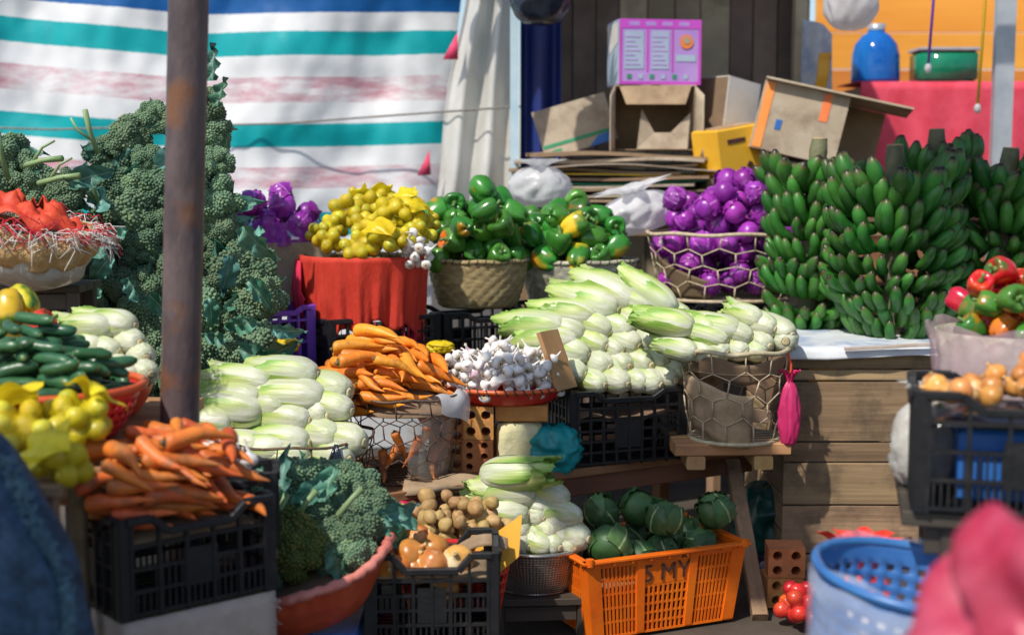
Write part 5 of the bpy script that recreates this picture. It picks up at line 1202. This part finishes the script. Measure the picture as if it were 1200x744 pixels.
for X, Yp, Y, rx, s, mo, _ in BL:
    broccoli(P(280+X/3.478, 530+Yp/3.478, Y), (R(rx+random.uniform(-12, 12)), R(random.gauss(0, 12)), R(random.gauss(0, 25))), 'mossy yellow green broccoli head in the red bag basket' if mo else 'dark green broccoli head in the red bag basket', None if mo else 'broccoli in the red bag basket', s, leaves=1 if not mo else 0, mossy=bool(mo))
for X, Yp, Y, an in ((590, 235, 3.95, -30), (600, 290, 3.92, -50), (560, 265, 3.93, 10), (190, 180, 3.88, 110), (150, 100, 4.0, 160), (350, 200, 3.92, 80), (380, 390, 3.78, -70), (230, 210, 3.9, 40)):
    tag(link('broccoli_leaf', random.choice(BLEAF), None, P(280+X/3.478, 530+Yp/3.478, Y), (R(random.uniform(60, 100)), -R(an), 0)), 'blue green leaf sticking out of the red bag basket', 'leaf', 'leaves in the red bag basket')
for X, Yp, an in ((135, 240, 8), (430, 225, 40), (250, 240, 35), (160, 270, 15)):
    mb = MB(); mb.tube([(0, 0, -.03), (0, 0, .03), (.004, 0, .075)], [.010, .0085, .0105], 9); tag(mb.build('broccoli_stalk', M_bstem, None, True, P(280+X/3.478, 530+Yp/3.478, 3.85), (R(-12), R(an), 0)), 'pale cut broccoli stalk in the red bag basket', 'stalk', 'cut stalks in the red bag basket')
M_bluest = M_bluepl
bst = thing('plastic_stool', 'blue plastic stool under the red bag basket', 'stool', (rbp.x+.02, 3.92, 0)); zs_ = rbb.location.z-.03
mb = MB(); mb.box((0, 0, zs_-.012), (.28, .28, .024), ch=.005); mb.build('seat', M_bluepl, bst, False)
for sx in (-1, 1):
    for sy in (-1, 1): mb = MB(); mb.bar((sx*.15, sy*.15, 0), (sx*.115, sy*.115, zs_-.025), .03, .03); mb.build('leg', M_bluepl, bst, False)
# onion crate
oc = P(503, 655, 3.84); zo = P(560, 648, 3.84).z; ocr = crate('black lattice crate of brown onions next to the red bag basket', (oc.x, 3.84+.14, zo-.27), R(3), (.385, .27, .27), nv=6, nh=4, dip=.045)
liner(ocr, M_carddk, rect=(.36, .24), z=.19, h=.02)
stool('low plank stand under the crate of brown onions', oc.x, 3.98, .37, .26, zo-.272, M_wood, R(3))
for X, Yp, Y in ((700, 412, 3.93), (795, 392, 4.02), (892, 440, 3.93), (790, 456, 3.91), (655, 472, 3.90), (618, 408, 3.98), (740, 470, 3.92), (840, 560, 3.92), (850, 480, 3.96), (600, 470, 3.9), (730, 360, 4.06), (690, 350, 4.08), (560, 440, 3.95), (930, 480, 4.0), (640, 370, 4.06), (720, 480, 3.92)):
    K_onion.put(P(280+X/3.478, 530+Yp/3.478, Y), (random.gauss(0, .8), random.gauss(0, .8), random.uniform(0, 6)), 'shiny brown onion in the low black crate', 'onions in the low black crate', random.uniform(1.02, 1.2))
# red basket of potatoes
pp_ = P(532, 648, 4.27); zp = P(575, 648, 4.15).z; Hp = .21
pbs = thing('potato_basket', 'red plastic basket with slots full of potatoes', 'basket', (pp_.x, 4.27, zp-Hp))
def pbf(u, v):
    a = 2*PI*u; c_, s_ = math.cos(a), math.sin(a); k = (abs(c_)**4+abs(s_)**4)**-.25; f = .78+.22*v; return (.19*k*f*c_, .13*k*f*s_, Hp*v)
mb = MB(); mb.grid(pbf, 108, 19, True, hole=lambda i, j: i % 2 and (j % 3) and 1 < j < 16); mb.grid(lambda u, v: tuple(Vector(pbf(u, 0))*v), 24, 2, True); mb.build('slotted_wall', M_redpl, pbs, solid=.004)
mb = MB(); mb.tube([Vector(pbf(i/72, 1))*1.02 for i in range(72)], .009, 8, True); mb.build('rim', M_redpl, pbs)
liner(pbs, M_carddk, rect=(.33, .22), z=Hp*.75, h=.03)
mb = MB(); mb.tube([(.06, -.14, Hp), (.02, -.152, Hp+.045), (-.08, -.15, Hp+.05), (-.15, -.14, Hp)], .009, 8); mb.build('handle', M_redpl, pbs)
stool('small plank stand under the potato basket', pp_.x, 4.27, .3, .2, zp-Hp-.002, M_wood)
heap = Heap(lambda x, y: zp-.035+.02*max(0, 1-((x-pp_.x)/.2)**2))
fill(heap, 76, in_ell(pp_.x-.01, 4.29, .185, .125), [(0, 0, 0, .0235)], lambda p, e: K_potato.put(p, (random.uniform(0, 6), random.uniform(0, 6), random.uniform(0, 6)), 'small brown potato heaped in the red slotted basket', 'potatoes in the red slotted basket', random.uniform(.85, 1.15)), lambda x, y, z: z + .12*math.hypot(x-pp_.x, (y-4.34)), K=7)
mb = MB(); a1_, a2_, a3_ = P(551, 645, 4.14), P(612, 602, 4.16), P(608, 652, 4.12); mb.add([a1_, a2_, a3_, a3_+Vector((-.06, -.01, -.05))], [(0, 1, 2), (0, 2, 3)])
tag(mb.build('card_flap', M_yellow, None, False, solid=.004), 'folded yellow card flap tucked into the potato basket', 'card')
mb = MB(); mb.grid(lambda u, v: tuple(P(515+80*u, 655-30*math.sin(u*2.2)+14*v, 4.10-.02*v)), 14, 4); tag(mb.build('card_strip', M_card, None, solid=.004), 'curled brown card strip over the red basket rim', 'card')
# orange crate of green cabbages
o0 = PZ(686, 657, .285); rzo = R(24); uo = Vector((math.cos(rzo), math.sin(rzo), 0)); vo = Vector((-math.sin(rzo), math.cos(rzo), 0)); Lo, Wo, Ho = .63, .40, .285
om = Vector((o0.x, o0.y, 0)) + uo*Lo/2 + vo*Wo/2; om.z = .0
oc_ = thing('orange_crate', 'orange slatted plastic crate with 5 MỸ written on its front, full of green cabbages', 'crate', om, rzo)
TP = .12; OPN = []
def otp(mb): mb.v = [(x*(1-TP*(1-z/Ho)), y*(1-TP*(1-z/Ho)), z) for x, y, z in mb.v]; return mb
for side in range(4):
    S, off = (Lo, Wo/2) if side % 2 == 0 else (Wo, Lo/2); p = MB(); a = side*PI/2; c_, s_ = math.cos(a), math.sin(a)
    ns = 3 if side % 2 == 0 else 2; sw = S/ns
    for k in range(ns+1):
        x = -S/2+sw*k; x = max(-S/2+.03, min(S/2-.03, x)); p.box((x, 0, (Ho-.02)/2+.002), (.05 if k in (0, ns) else .032, .016, Ho-.03))
    for k in range(ns):
        xa, xb = -S/2+sw*k+(.055 if k == 0 else .016), -S/2+sw*(k+1)-(.055 if k == ns-1 else .016); plate = side == 0 and k == 1
        zt2 = Ho-.03 if not plate else Ho-.115
        if plate: p.box(((xa+xb)/2, .001, Ho-.072), (xb-xa, .008, .086))
        nsl = 9
        for i in range(nsl+1): p.box((xa+(xb-xa)*i/nsl, .001, zt2/2), (.0075, .008, zt2-.004))
        for z in [.006+(zt2-.01)*j/5 for j in range(6)]: p.box(((xa+xb)/2, .0015, z), (xb-xa, .007, .008))
    p.v = [(x*c_-(-off+.01+y)*s_, x*s_+(-off+.01+y)*c_, z) for x, y, z in p.v]; opn = otp(p).build('side_panel', M_orange, oc_, False); OPN.append(opn)
    r_ = MB(); r_.box((0, -.004, Ho-.012), (S+.012, .030, .010), ch=.002); r_.box((0, .003, Ho-.022), (S-.01, .012, .02))
    for k in range(9): r_.box((-S/2+S*(k+.5)/9, -.006, Ho-.020), (.006, .02, .012))
    if side % 2 == 0:
        for s in (-1, 1): r_.tube([(s*(S/2-.015), -.012, Ho-.02), (s*(S/2-.015), -.012, Ho+.004)], .014, 10)
    r_.v = [(x*c_-(-off+.01+y)*s_, x*s_+(-off+.01+y)*c_, z) for x, y, z in r_.v]; r_.build('rim', M_orange, oc_, False)
mb = MB(); mb.box((0, 0, .006), (Lo*.87, Wo*.86, .008)); mb.build('base', M_orange, oc_, False)
fc = bpy.data.curves.new('crate_lettering', 'FONT'); fc.body = '5 MỸ'; fc.size = .084; fc.extrude = .0012; fc.align_x = 'CENTER'; fc.offset = 0; fc.shear = 0
tmp = bpy.data.objects.new('tmp_text', fc); COL.objects.link(tmp); dg = bpy.context.evaluated_depsgraph_get(); tm = bpy.data.meshes.new_from_object(tmp.evaluated_get(dg)); bpy.data.objects.remove(tmp)
tm.materials.clear(); tm.materials.append(M_ink)
sl = math.atan(TP*Wo/2/Ho); lt_ = link('lettering', tm, OPN[0], (0, -Wo/2*(1-TP*(.10/Ho))+.0035, Ho-.102), (PI/2+sl, 0, 0))
liner(oc_, M_carddk, rect=(.54, .33), z=.15, h=.02)
heap = Heap(lambda x, y: .165)
fill(heap, 13, in_rect(om.x+.0, om.y+.04, .53, .27, rzo), [(0, 0, 0, .068)], lambda p, e: K_gcab.put(p, (random.uniform(-.7, .7), random.uniform(-.7, .7), random.uniform(0, 6)), 'dark green cabbage in the orange slatted crate', 'green cabbages in the orange crate', random.uniform(.85, 1.1)), lambda x, y, z: z + .25*abs((x-om.x+.1)*uo.x+(y-om.y)*uo.y), K=10)
# things under the shelf
mb = MB(); q_ = P(497, 592, 5.0); mb.grid(lambda u, v: (q_.x-.15+u*.3, 5.0+.02*math.sin(u*12), .40-.40*v), 16, 6); tag(mb.build('green_sheet', M_greencl, solid=.003), 'bright green sheet hanging under the plank shelf', 'sheet')
bag('red_bundle', 'dark red bundle lying under the plank shelf', P(462, 640, 4.66), (.2, .16, .18), M_red, 21, 'bundle', False)
bag('plastic_bag', 'glossy black plastic bag on the ground beside the bin', P(905, 702, 5.06), (.16, .14, .17), M_blackbag, 25, 'bag', False, crump=.22)
bag('plastic_bag', 'dark green bag slumped on the ground under the shelf', P(905, 660, 5.5), (.30, .3, .34), pm('dark_green_bag', (.005, .06, .05), (.01, .10, .08), 10, .35, .25), 27, 'bag', False, crump=.2)
# tomatoes in a red net
tp_ = P(938, 735, 4.55); net_bag((tp_.x, 4.55, .005), .10, 16, 500, 'red net bag of tomatoes on the ground by the clay bricks', 'red tomato packed in the red net bag', 'red net bags', 'tomato', .027, tail=False, netmat=pm('red_net', (.70, .05, .02), (.8, .1, .04), 60, .4, .3, 200, alpha=.35, rnd=False), fruitmat=M_tomato)

# ================================================================== FRONT RIGHT
rza = R(-14); ur = Vector((math.cos(rza), math.sin(rza), 0)); vr = Vector((-math.sin(rza), math.cos(rza), 0))
q0 = PZ(1070, 600, ZR)
table('side table of dark planks under the crate of onions and red peppers', q0+Vector((.012, .01, -q0.z)), rza, .9, 1.0, ZR-.002, M_darkw, 5, name='table')
cr_ = q0 + ur*.25 + vr*.17; ro = crate('black slatted crate of onions beside the basket of red peppers', (cr_.x, cr_.y, ZR), rza, (.50, .34, .285), nv=5, nh=3, dip=.035, fulldip=True); liner(ro, M_blackbag, rect=(.46, .30), z=.20, h=.03)
mb = MB(); mb.box((0, 0, .10), (.30, .20, .17), ch=.01); mb.build('blue_carton', M_print_b, ro, False)
heap = Heap(lambda x, y: ZR+.235)
fill(heap, 27, in_rect(cr_.x, cr_.y, .42, .26, rza), [(0, 0, 0, .031)], lambda p, e: K_onion.put(p, (random.gauss(0, 1), random.gauss(0, 1), random.uniform(0, 6)), 'orange brown onion in the black crate by the red peppers', 'onions in the crate by the red peppers', random.uniform(.62, .80)), lambda x, y, z: z+.2*abs((x-cr_.x)*ur.x+(y-cr_.y)*ur.y-.05), K=8)
wb = P(1088, 520, 3.30); bag('white_sack', 'crumpled white plastic sack leaning on the left of the onion crate', (wb.x, 3.34, ZR+.002), (.14, .13, wb.z-ZR+.16), M_sackpl, 31, 'sack', True, crump=.22)
pz = P(1192, 398, 3.60); zpr = pz.z; xpr = P(1192, 398, 3.82).x
rpb = thing('film_covered_basket', 'basket wrapped in pink tinted film holding red and green peppers', 'basket', (xpr, 3.82, ZR)); Hq = zpr-ZR
mb = MB(); mb.lathe([(0, .002), (.17, .002), (.185, Hq*.3), (.205, Hq*.7), (.222, Hq)], 48, lambda th, t, r, z: (r*(1+.012*math.sin(th*24)*(t > .3)), z)); mb.build('wall', M_wicker2, rpb, solid=.006)
mb = MB()
def pf(u, v): a = 2*PI*u; r = .20+.045*v+.010*N3(math.cos(a)*5, math.sin(a)*5, v*5)+.005*math.sin(a*27); return (r*math.cos(a), r*math.sin(a), Hq*.25+Hq*.80*v+.010*math.sin(a*9)*v)
mb.grid(pf, 80, 14, True); mb.build('pink_film', M_pinkfilm, rpb)
liner(rpb, M_carddk, r=.21, z=Hq*.85, h=.03)
heap = Heap(mound(ZR+Hq*.87, .03, xpr, 3.82, .22))
def rpl(p, e):
    rd = random.random() < .76
    (K_rpepper if rd else K_pepper).put(p, (random.uniform(-1.4, 1.4), random.uniform(-1, 1), random.uniform(0, 6)), 'shiny red bell pepper in the film wrapped basket' if rd else 'shiny green bell pepper in the film wrapped basket', ('red' if rd else 'green')+' peppers in the film wrapped basket', random.uniform(.74, .88))
fill(heap, 44, in_disc(xpr+.01, 3.82, .19), [(0, 0, 0, .037)], rpl, cone(xpr+.08, 3.84, .5), K=12)
# blue basket with film
bb_ = P(1042, 665, 3.02); zb2 = P(1062, 700, 2.82).z
blb = thing('blue_basket', 'tall blue lattice basket wrapped in clear film in front of the bin', 'basket', (bb_.x, 3.02, zb2-.42)); blb.rotation_euler = (R(4), R(7), 0)
mb = MB(); mb.grid(lambda u, v: ((.175+.045*v)*math.cos(2*PI*u), (.175+.045*v)*math.sin(2*PI*u), .42*v), 72, 25, True, hole=lambda i, j: i % 2 and j % 2 and j < 22); mb.grid(lambda u, v: (.175*v*math.cos(2*PI*u), .175*v*math.sin(2*PI*u), .002), 24, 2, True); mb.build('lattice_wall', M_bluepl, blb, solid=.006)
mb = MB(); mb.tube([(.222*math.cos(2*PI*i/60), .222*math.sin(2*PI*i/60), .42) for i in range(60)], .011, 8, True); mb.build('rim', M_bluepl, blb)
mb = MB()
def bf(u, v): a = 2*PI*u; r = .188+.052*v+.006*N3(math.cos(a)*5, math.sin(a)*5, v*5); return ((r if v < .93 else r-.02)*math.cos(a), (r if v < .93 else r-.02)*math.sin(a), .44*v+.008*math.sin(a*7)*v)
mb.grid(bf, 80, 16, True); mb.build('film_wrap', M_bluefilm, blb)
mb = MB(); mb.grid(lambda u, v: (.20*v*math.cos(2*PI*u), .20*v*math.sin(2*PI*u), .27+.02*math.sin(u*25)*v), 30, 4, True); mb.build('white_liner', M_whbag, blb)
stool('plain plank stand under the blue basket', bb_.x+.02, 3.02, .34, .32, zb2-.45, M_wood)
rs = P(1000, 640, 3.5); bag('red_sack', 'tall red sack with a twisted top behind the blue basket', (rs.x+.03, 3.5, 0), (.24, .22, P(1000, 612, 3.5).z), M_redfr, 33, 'sack', True, crump=.1)
# pink bag, close to the lens
pk = P(1185, 744, 1.85); pz0 = pk.z-.10
mb = MB()
def pinkf(u, v):
    th = 2*PI*u; q = v*PI; d = Vector((math.sin(q)*math.cos(th), math.sin(q)*math.sin(th), math.cos(q)))
    e = d.x*.55 - d.z*.83 + .25*d.y; nz = N3(d.x*1.3, d.y*1.3, d.z*1.3)
    rg_ = lambda a: 1-2*abs(math.sin(a)); f = .26*rg_(e*3.3 + 1.6*nz + .4) + .12*rg_(e*6.1 + 2*nz + d.x*1.5) + .10*nz - .22*max(0, d.z)*max(0, -d.x)
    return (d.x*.185*(1+f), d.y*.16*(1+f), .22+d.z*.22*(1+f*.8))
mb.grid(pinkf, 90, 60, True); pk = P(1238, 762, 1.85); pz0 = pk.z - .22
tag(mb.build('pink_bag', M_pink, None, True, (pk.x, 1.85, pz0)), 'big bunched pink plastic bag standing close beside the blue basket', 'bag')
stool('tall wooden stand under the bunched pink bag', pk.x, 1.85, .34, .3, pz0+.012, M_wood)

# ================================================================== BANANAS
def bunch(px, Y, z0, H, Rr, seed, label, lean=(0, 0), a0=-215, a1=35, rz=0):
    rnd = random.Random(seed); x = P(px, 300, Y).x; root = thing('banana_bunch', label, 'bananas', (x, Y, z0)); root.rotation_euler = (lean[0], lean[1], rz)
    mb = MB(); zs = [i/14 for i in range(15)]
    mb.tube([(.006*math.sin(t*7), .006*math.cos(t*5), H*1.09*t) for t in zs], [.045-.012*t + (.006 if i % 2 else 0) for i, t in enumerate(zs)], 12, g=[0]*14+[1])
    mb.tube([(.006*math.sin(7), .006*math.cos(5), H*1.09-.003), (.006*math.sin(7), .006*math.cos(5), H*1.09+.003)], [.034, .032], 12, g=1.0); mb.build('stalk', M_stalk, root)
    nh = max(5, int(H/.076))
    for j in range(nh):
        t = j/(nh-1); z = .012 + (H*.88-.05)*t; top = max(0, (t-.62)/.38); rr = Rr*(1-.06*t)*(1-.22*max(0, .3-t)/.3)*rnd.uniform(.95, 1.05)
        nf = int(2*PI*rr/.061); ph = rnd.uniform(0, 6.28); swp = rnd.gauss(0, .30); tl = rnd.gauss(0, .14)
        for i in range(nf):
            th = ph + 2*PI*i/nf + rnd.gauss(0, .04); d = (math.degrees(th)+540) % 360 - 180
            if not (a0 <= d <= a1 or a0 <= d-360 <= a1) or rnd.random() < .05: continue
            sc = rnd.uniform(1.02, 1.24)*(1+.45*top); up = -.05 + .10*t + .15*top
            r0 = rr - .095*sc + rnd.uniform(-.010, .010)
            o = link('banana', BANANAS[rnd.randrange(4)], root, (r0*math.cos(th), r0*math.sin(th), z - .02 + .010*math.sin(th*2+j) + rnd.uniform(-.008, .008)), (swp*1.6+rnd.gauss(0, .10), -up+tl+rnd.gauss(0, .09), th+swp+rnd.gauss(0, .08))); o.scale = (sc,)*3
    return root
bunch(1050, 5.60, ZBIN+.008, .71, .275, 1, 'large upright bunch of green bananas between the two others on the bin', (R(2), R(-2)))
bunch(945, 5.88, ZBIN+.008, .74, .20, 2, 'green banana bunch beside the purple cabbages', (R(0), R(3)), a0=-200, a1=60)
bunch(1168, 5.72, ZBIN+.008, .70, .24, 3, 'green banana bunch with a thick cut stalk behind the red peppers', (R(0), R(3)), a0=-230, a1=20)
bunch(1100, 6.05, ZBIN+.008, .78, .22, 4, 'green banana bunch standing behind the large one with its stalk sticking up', (R(0), R(-2)))
bunch(1255, 5.65, ZBIN+.008, .72, .24, 5, 'green banana bunch at the end of the bin past the red peppers', (R(0), R(0)))

# ================================================================== CARTONS BEHIND
TZ = 1.33
table('tall back table loaded with flattened cardboard and cartons', (P(596, 200, 6.9).x, 6.78), 0, 2.2, .85, TZ, M_wood, 5)
z = TZ+.001; k = 0
while z < P(0, 184, 6.85).z:
    L_, W_ = random.uniform(.72, .98), random.uniform(.45, .6); th = random.uniform(.006, .018); cx = P(718, 200, 7.1).x + random.uniform(-.10, .10); b1, b2 = random.uniform(.002, .016), random.uniform(0, 6)
    mb = MB(); ry = random.uniform(-.12, .12)
    def cf(u, v, s): return ((u-.5)*L_, (v-.5)*W_, s*th + .010*math.sin(u*PI)*(k*.05) + b1*math.sin(u*5+b2) + .01*(v-.5))
    for s in (0, 1): mb.grid(lambda u, v: cf(u, v, s), 10, 2)
    n1 = 33
    for j in range(2):
        for i in range(10): pass
    top = [(i, 33+i) for i in range(33)]
    bd = [i for i in range(11)] + [21, 32] + [31-i for i in range(10)] + [11]
    mb.f += [[bd[i], bd[(i+1) % len(bd)], 33+bd[(i+1) % len(bd)], 33+bd[i]] for i in range(len(bd))]; mb.mi += [0]*len(bd)
    m_ = random.choice((M_card, M_card, M_carddk, M_carddk, M_cardlt)); m_ = M_green if k in (9,) else M_yellow if k == 11 else m_
    lab_ = {9: 'green edged card sheet in the stack of flattened cardboard', 11: 'yellow card sheet in the stack of flattened cardboard'}.get(k, 'flattened brown cardboard sheet in the tall stack behind the peppers')
    tag(mb.build('cardboard_sheet', m_, None, False, (cx, 7.10+random.uniform(-.05, .03), z), (0, random.uniform(-.006, .006), ry)), lab_, 'cardboard', None if k in (9, 11) else 'flattened cardboard sheets in the stack'); z += th + .007; k += 1
ZT = z + .012
# open carton with flaps, facing us
ox = P(768, 140, 7.0).x; Wd = 95/1600*7.0; Hd = .33
oc2 = thing('open_carton', 'open pale carton with hanging flaps under the violet box', 'carton', (ox, 7.02, ZT))
for s in (-1, 1):
    m = MB(); m.box((s*(Wd/2-.003), .13, Hd/2), (.006, .26, Hd)); m.build('side_panel', M_cardlt, oc2, False)
    m = MB(); m.grid(lambda u, v: (s*(Wd/2-.003+.03*u), -.002-.10*u, Hd*(.02+.96*v)-.05*u), 5, 6); m.build('side_flap', M_cardlt, oc2, solid=.005)
m = MB(); m.box((0, .257, Hd/2), (Wd-.014, .006, Hd-.002)); m.build('back_panel', M_carddk, oc2, False)
m = MB(); m.box((0, .13, .003), (Wd-.014, .25, .006)); m.build('bottom_panel', M_carddk, oc2, False); m = MB(); m.box((0, .13, Hd-.003), (Wd-.014, .25, .006)); m.build('top_panel', M_cardlt, oc2, False)
m = MB(); m.add([(-Wd*.44, -.004, Hd-.006), (Wd*.44, -.004, Hd-.006), (Wd*.36, -.035, Hd-.10), (-Wd*.36, -.035, Hd-.10)], [(0, 1, 2, 3)]); m.build('top_flap', M_card, oc2, False, solid=.005)
m = MB(); m.add([(-Wd*.22, -.004, .006), (Wd*.40, -.004, .006), (Wd*.44, .02, .19), (Wd*.20, .03, .09), (0, .03, .09), (-Wd*.16, .02, .21)], [(0, 1, 2, 3, 4, 5)]); m.build('bottom_flap', M_cardlt, oc2, False, solid=.005)
m = MB(); m.box((0, .12, Hd+.0015), (.05, .25, .002)); m.build('tape', M_card, oc2, False)
# violet printed box
bxw, bxh = 104/1600*7.0, 75/1600*7.0; vb = thing('printed_box', 'violet and magenta printed box with a silver side on the open carton', 'box', (P(774, 100, 7.0).x, 7.05, ZT+Hd+.001), R(9))
m = MB(); m.box((0, .12, bxh/2), (bxw*.94, .26, bxh), ch=.002); vbb = m.build('body', M_viol, vb, False)
m = MB(); m.box((-bxw*.47-.001, .12, bxh/2), (.002, .25, bxh-.01)); vsd = m.build('silver_side', M_pale, vb, False)
m = MB(); m.add([(-bxw*.47-.004, .25, bxh*.95), (-bxw*.47-.004, .0, bxh*.95), (-bxw*.47-.004, .0, bxh*.65), (-bxw*.47-.004, .2, bxh*.5)], [(0, 1, 2, 3)]); m.build('white_print', M_white, vsd, False)
fy = -.0115
def pr(x0_, x1_, z0_, z1_, mat, nm, d=0): m = MB(); m.box(((x0_+x1_)/2*bxw, fy-d, (z0_+z1_)/2*bxh), ((x1_-x0_)*bxw, .002, (z1_-z0_)*bxh)); m.build(nm, mat, vbb, False)
for a_ in ((-.47, .47, .86, .998), (-.47, .47, .004, .05), (-.47, -.44, .05, .86), (.44, .47, .05, .86), (-.16, -.135, .2, .86), (.13, .15, .2, .86)): pr(*a_, M_mag, 'magenta_band')
for a_ in ((-.41, -.19, .24, .82), (-.10, .10, .24, .82), (.18, .41, .36, .46)): pr(*a_, M_pale, 'text_panel', .0005)
for k in range(7):
    for xa in (-.40, -.09): pr(xa, xa+.17-.03*(k % 3), .30+k*.07, .315+k*.07, M_viol, 'print_line', .0025)
for k in range(6): pr(-.38+k*.13, -.33+k*.13, .09, .16, M_pale if k % 2 else M_green, 'print_mark', .001)
for k in range(4): pr(-.36+k*.19, -.24+k*.19, .90, .96, M_viol, 'print_mark', .001)
m = MB(); m.lathe([(0, 0), (.035, 0), (.035, .003), (0, .0032)], 20); m.v = [(x+.30*bxw, fy-.001-z, y+.66*bxh) for x, y, z in m.v]; m.build('round_emblem', M_print_o, vbb, False)
m = MB(); m.lathe([(0, 0), (.018, 0), (.018, .003), (0, .0032)], 20); m.v = [(x+.30*bxw, fy-.004-z, y+.68*bxh) for x, y, z in m.v]; m.build('emblem_centre', M_cardlt, vbb, False)
# leaning card with green stripe
lc = thing('leaning_carton', 'flattened tan carton with a green stripe leaning on the navy sheet', 'carton', (P(684, 180, 7.12).x, 7.2, ZT), R(6)); lc.rotation_euler = (R(-14), R(-16), R(6))
m = MB(); m.box((0, 0, .14), (.40, .012, .26)); lcp = m.build('panel', M_cardlt, lc, False); m = MB(); m.box((0, -.008, .07), (.39, .002, .018)); m.build('green_stripe', M_green, lcp, False)
m = MB(); m.add([(.04, -.008, .01), (.17, -.008, .01), (.17, -.008, .06), (.10, -.008, .055)], [(0, 1, 2, 3)]); m.build('blue_print', M_print_b, lcp, False, solid=.002)
m = MB(); m.box((-.13, -.008, .03), (.05, .002, .03)); m.build('green_print', M_green, lcp, False)
# grey white box, yellow box, tilted carton
gb2 = carton('white_carton', 'dented white and brown carton standing behind the yellow box', (P(846, 180, 7.15).x, 7.25, ZT-.03), R(38), (.24, .24, .40), M_white, tilt=(0, R(9)))
for ch in ('a',):
    m = MB(); m.box((-.121, 0, .2), (.003, .23, .39)); m.build('brown_side', M_carddk, gb2, False)
m = MB(); m.box((0, 0, .398), (.236, .236, .005)); m.build('lid', M_cardlt, gb2, False)
yb0 = P(862, 205, 6.85); sb = carton('carton', 'plain brown carton under the yellow box', (yb0.x+.02, 7.0, TZ+.001), R(4), (.34, .3, yb0.z-TZ-.02), M_carddk); m = MB(); m.box((0, 0, yb0.z-TZ-.024), (.325, .285, .006)); m.build('lid', M_carddk, sb, False)
yx = thing('yellow_box', 'yellow plastic box with a tan lid panel beside the purple cabbages', 'box', (yb0.x+.01, 6.98, yb0.z-.012), R(28)); yx.rotation_euler = (0, R(-9), R(28))
m = MB(); m.box((0, 0, .13), (.30, .22, .25), ch=.008); yxb = m.build('body', M_yellow, yx, False)
m = MB(); m.box((0, 0, .258), (.24, .17, .006)); m.build('tan_panel', M_card, yx, False); m = MB(); m.box((-.04, -.1115, .19), (.11, .004, .022)); m.build('handle_slot', M_ink, yxb, False)
m = MB(); m.box((.03, -.1115, .06), (.03, .004, .03), (0, .7, 0)); m.build('dark_print', M_ink, yxb, False); m = MB(); m.box((.10, -.1115, .15), (.05, .004, .018)); m.build('pale_print', M_cardlt, yxb, False)
cq = P(965, 190, 6.75); sb2 = carton('carton', 'brown carton under the tilted open carton', (cq.x+.02, 6.98, TZ+.001), R(-3), (.55, .34, cq.z-TZ-.01), M_carddk); m = MB(); m.box((0, 0, cq.z-TZ-.014), (.53, .325, .006)); m.build('lid', M_carddk, sb2, False)
tc_ = thing('tilted_carton', 'tilted white and orange carton with a blue edge, open beside the bananas', 'carton', (cq.x-.02, 6.95, cq.z-.005)); tc_.rotation_euler = (R(-4), R(13), R(-12))
L9, W9, H9 = .62, .34, .34; TCP = {}
for nm, c, d, mt in (('left_panel', (-.10, -W9/2, H9/2), (.42, .008, H9), M_cardlt), ('end_panel', (-L9/2, 0, H9/2), (.008, W9-.012, H9-.004), M_cardlt), ('back_panel', (0, W9/2, H9/2), (L9-.01, .008, H9-.004), M_carddk), ('bottom_panel', (0, 0, .004), (L9-.02, W9-.02, .008), M_carddk), ('lid', (.05, -.03, H9+.006), (L9+.10, W9+.05, .010), M_cardlt)):
    m = MB(); m.box(c, d); TCP[nm] = m.build(nm, mt, tc_, False)
for x_, w_ in ((-.28, .045), (.005, .04)): m = MB(); m.box((x_, -W9/2-.006, H9*.5 if x_ < -.1 else H9*.78), (w_, .003, H9*.96 if x_ < -.1 else H9*.4)); m.build('orange_stripe', M_print_o, TCP['left_panel'], False)
m = MB(); m.box((.05, .08, H9+.014), (L9+.09, .16, .006)); m.build('blue_print', M_print_b, TCP['lid'], False)
for k in range(4): m = MB(); m.box((-.1+.13*k, -.08, H9+.0125), (.06, .05, .003)); m.build('orange_print', M_print_o, TCP['lid'], False)
m = MB(); m.box((-.2, -W9/2-.006, H9*.4), (.03, .003, .05)); m.build('blue_mark', M_print_b, TCP['left_panel'], False)
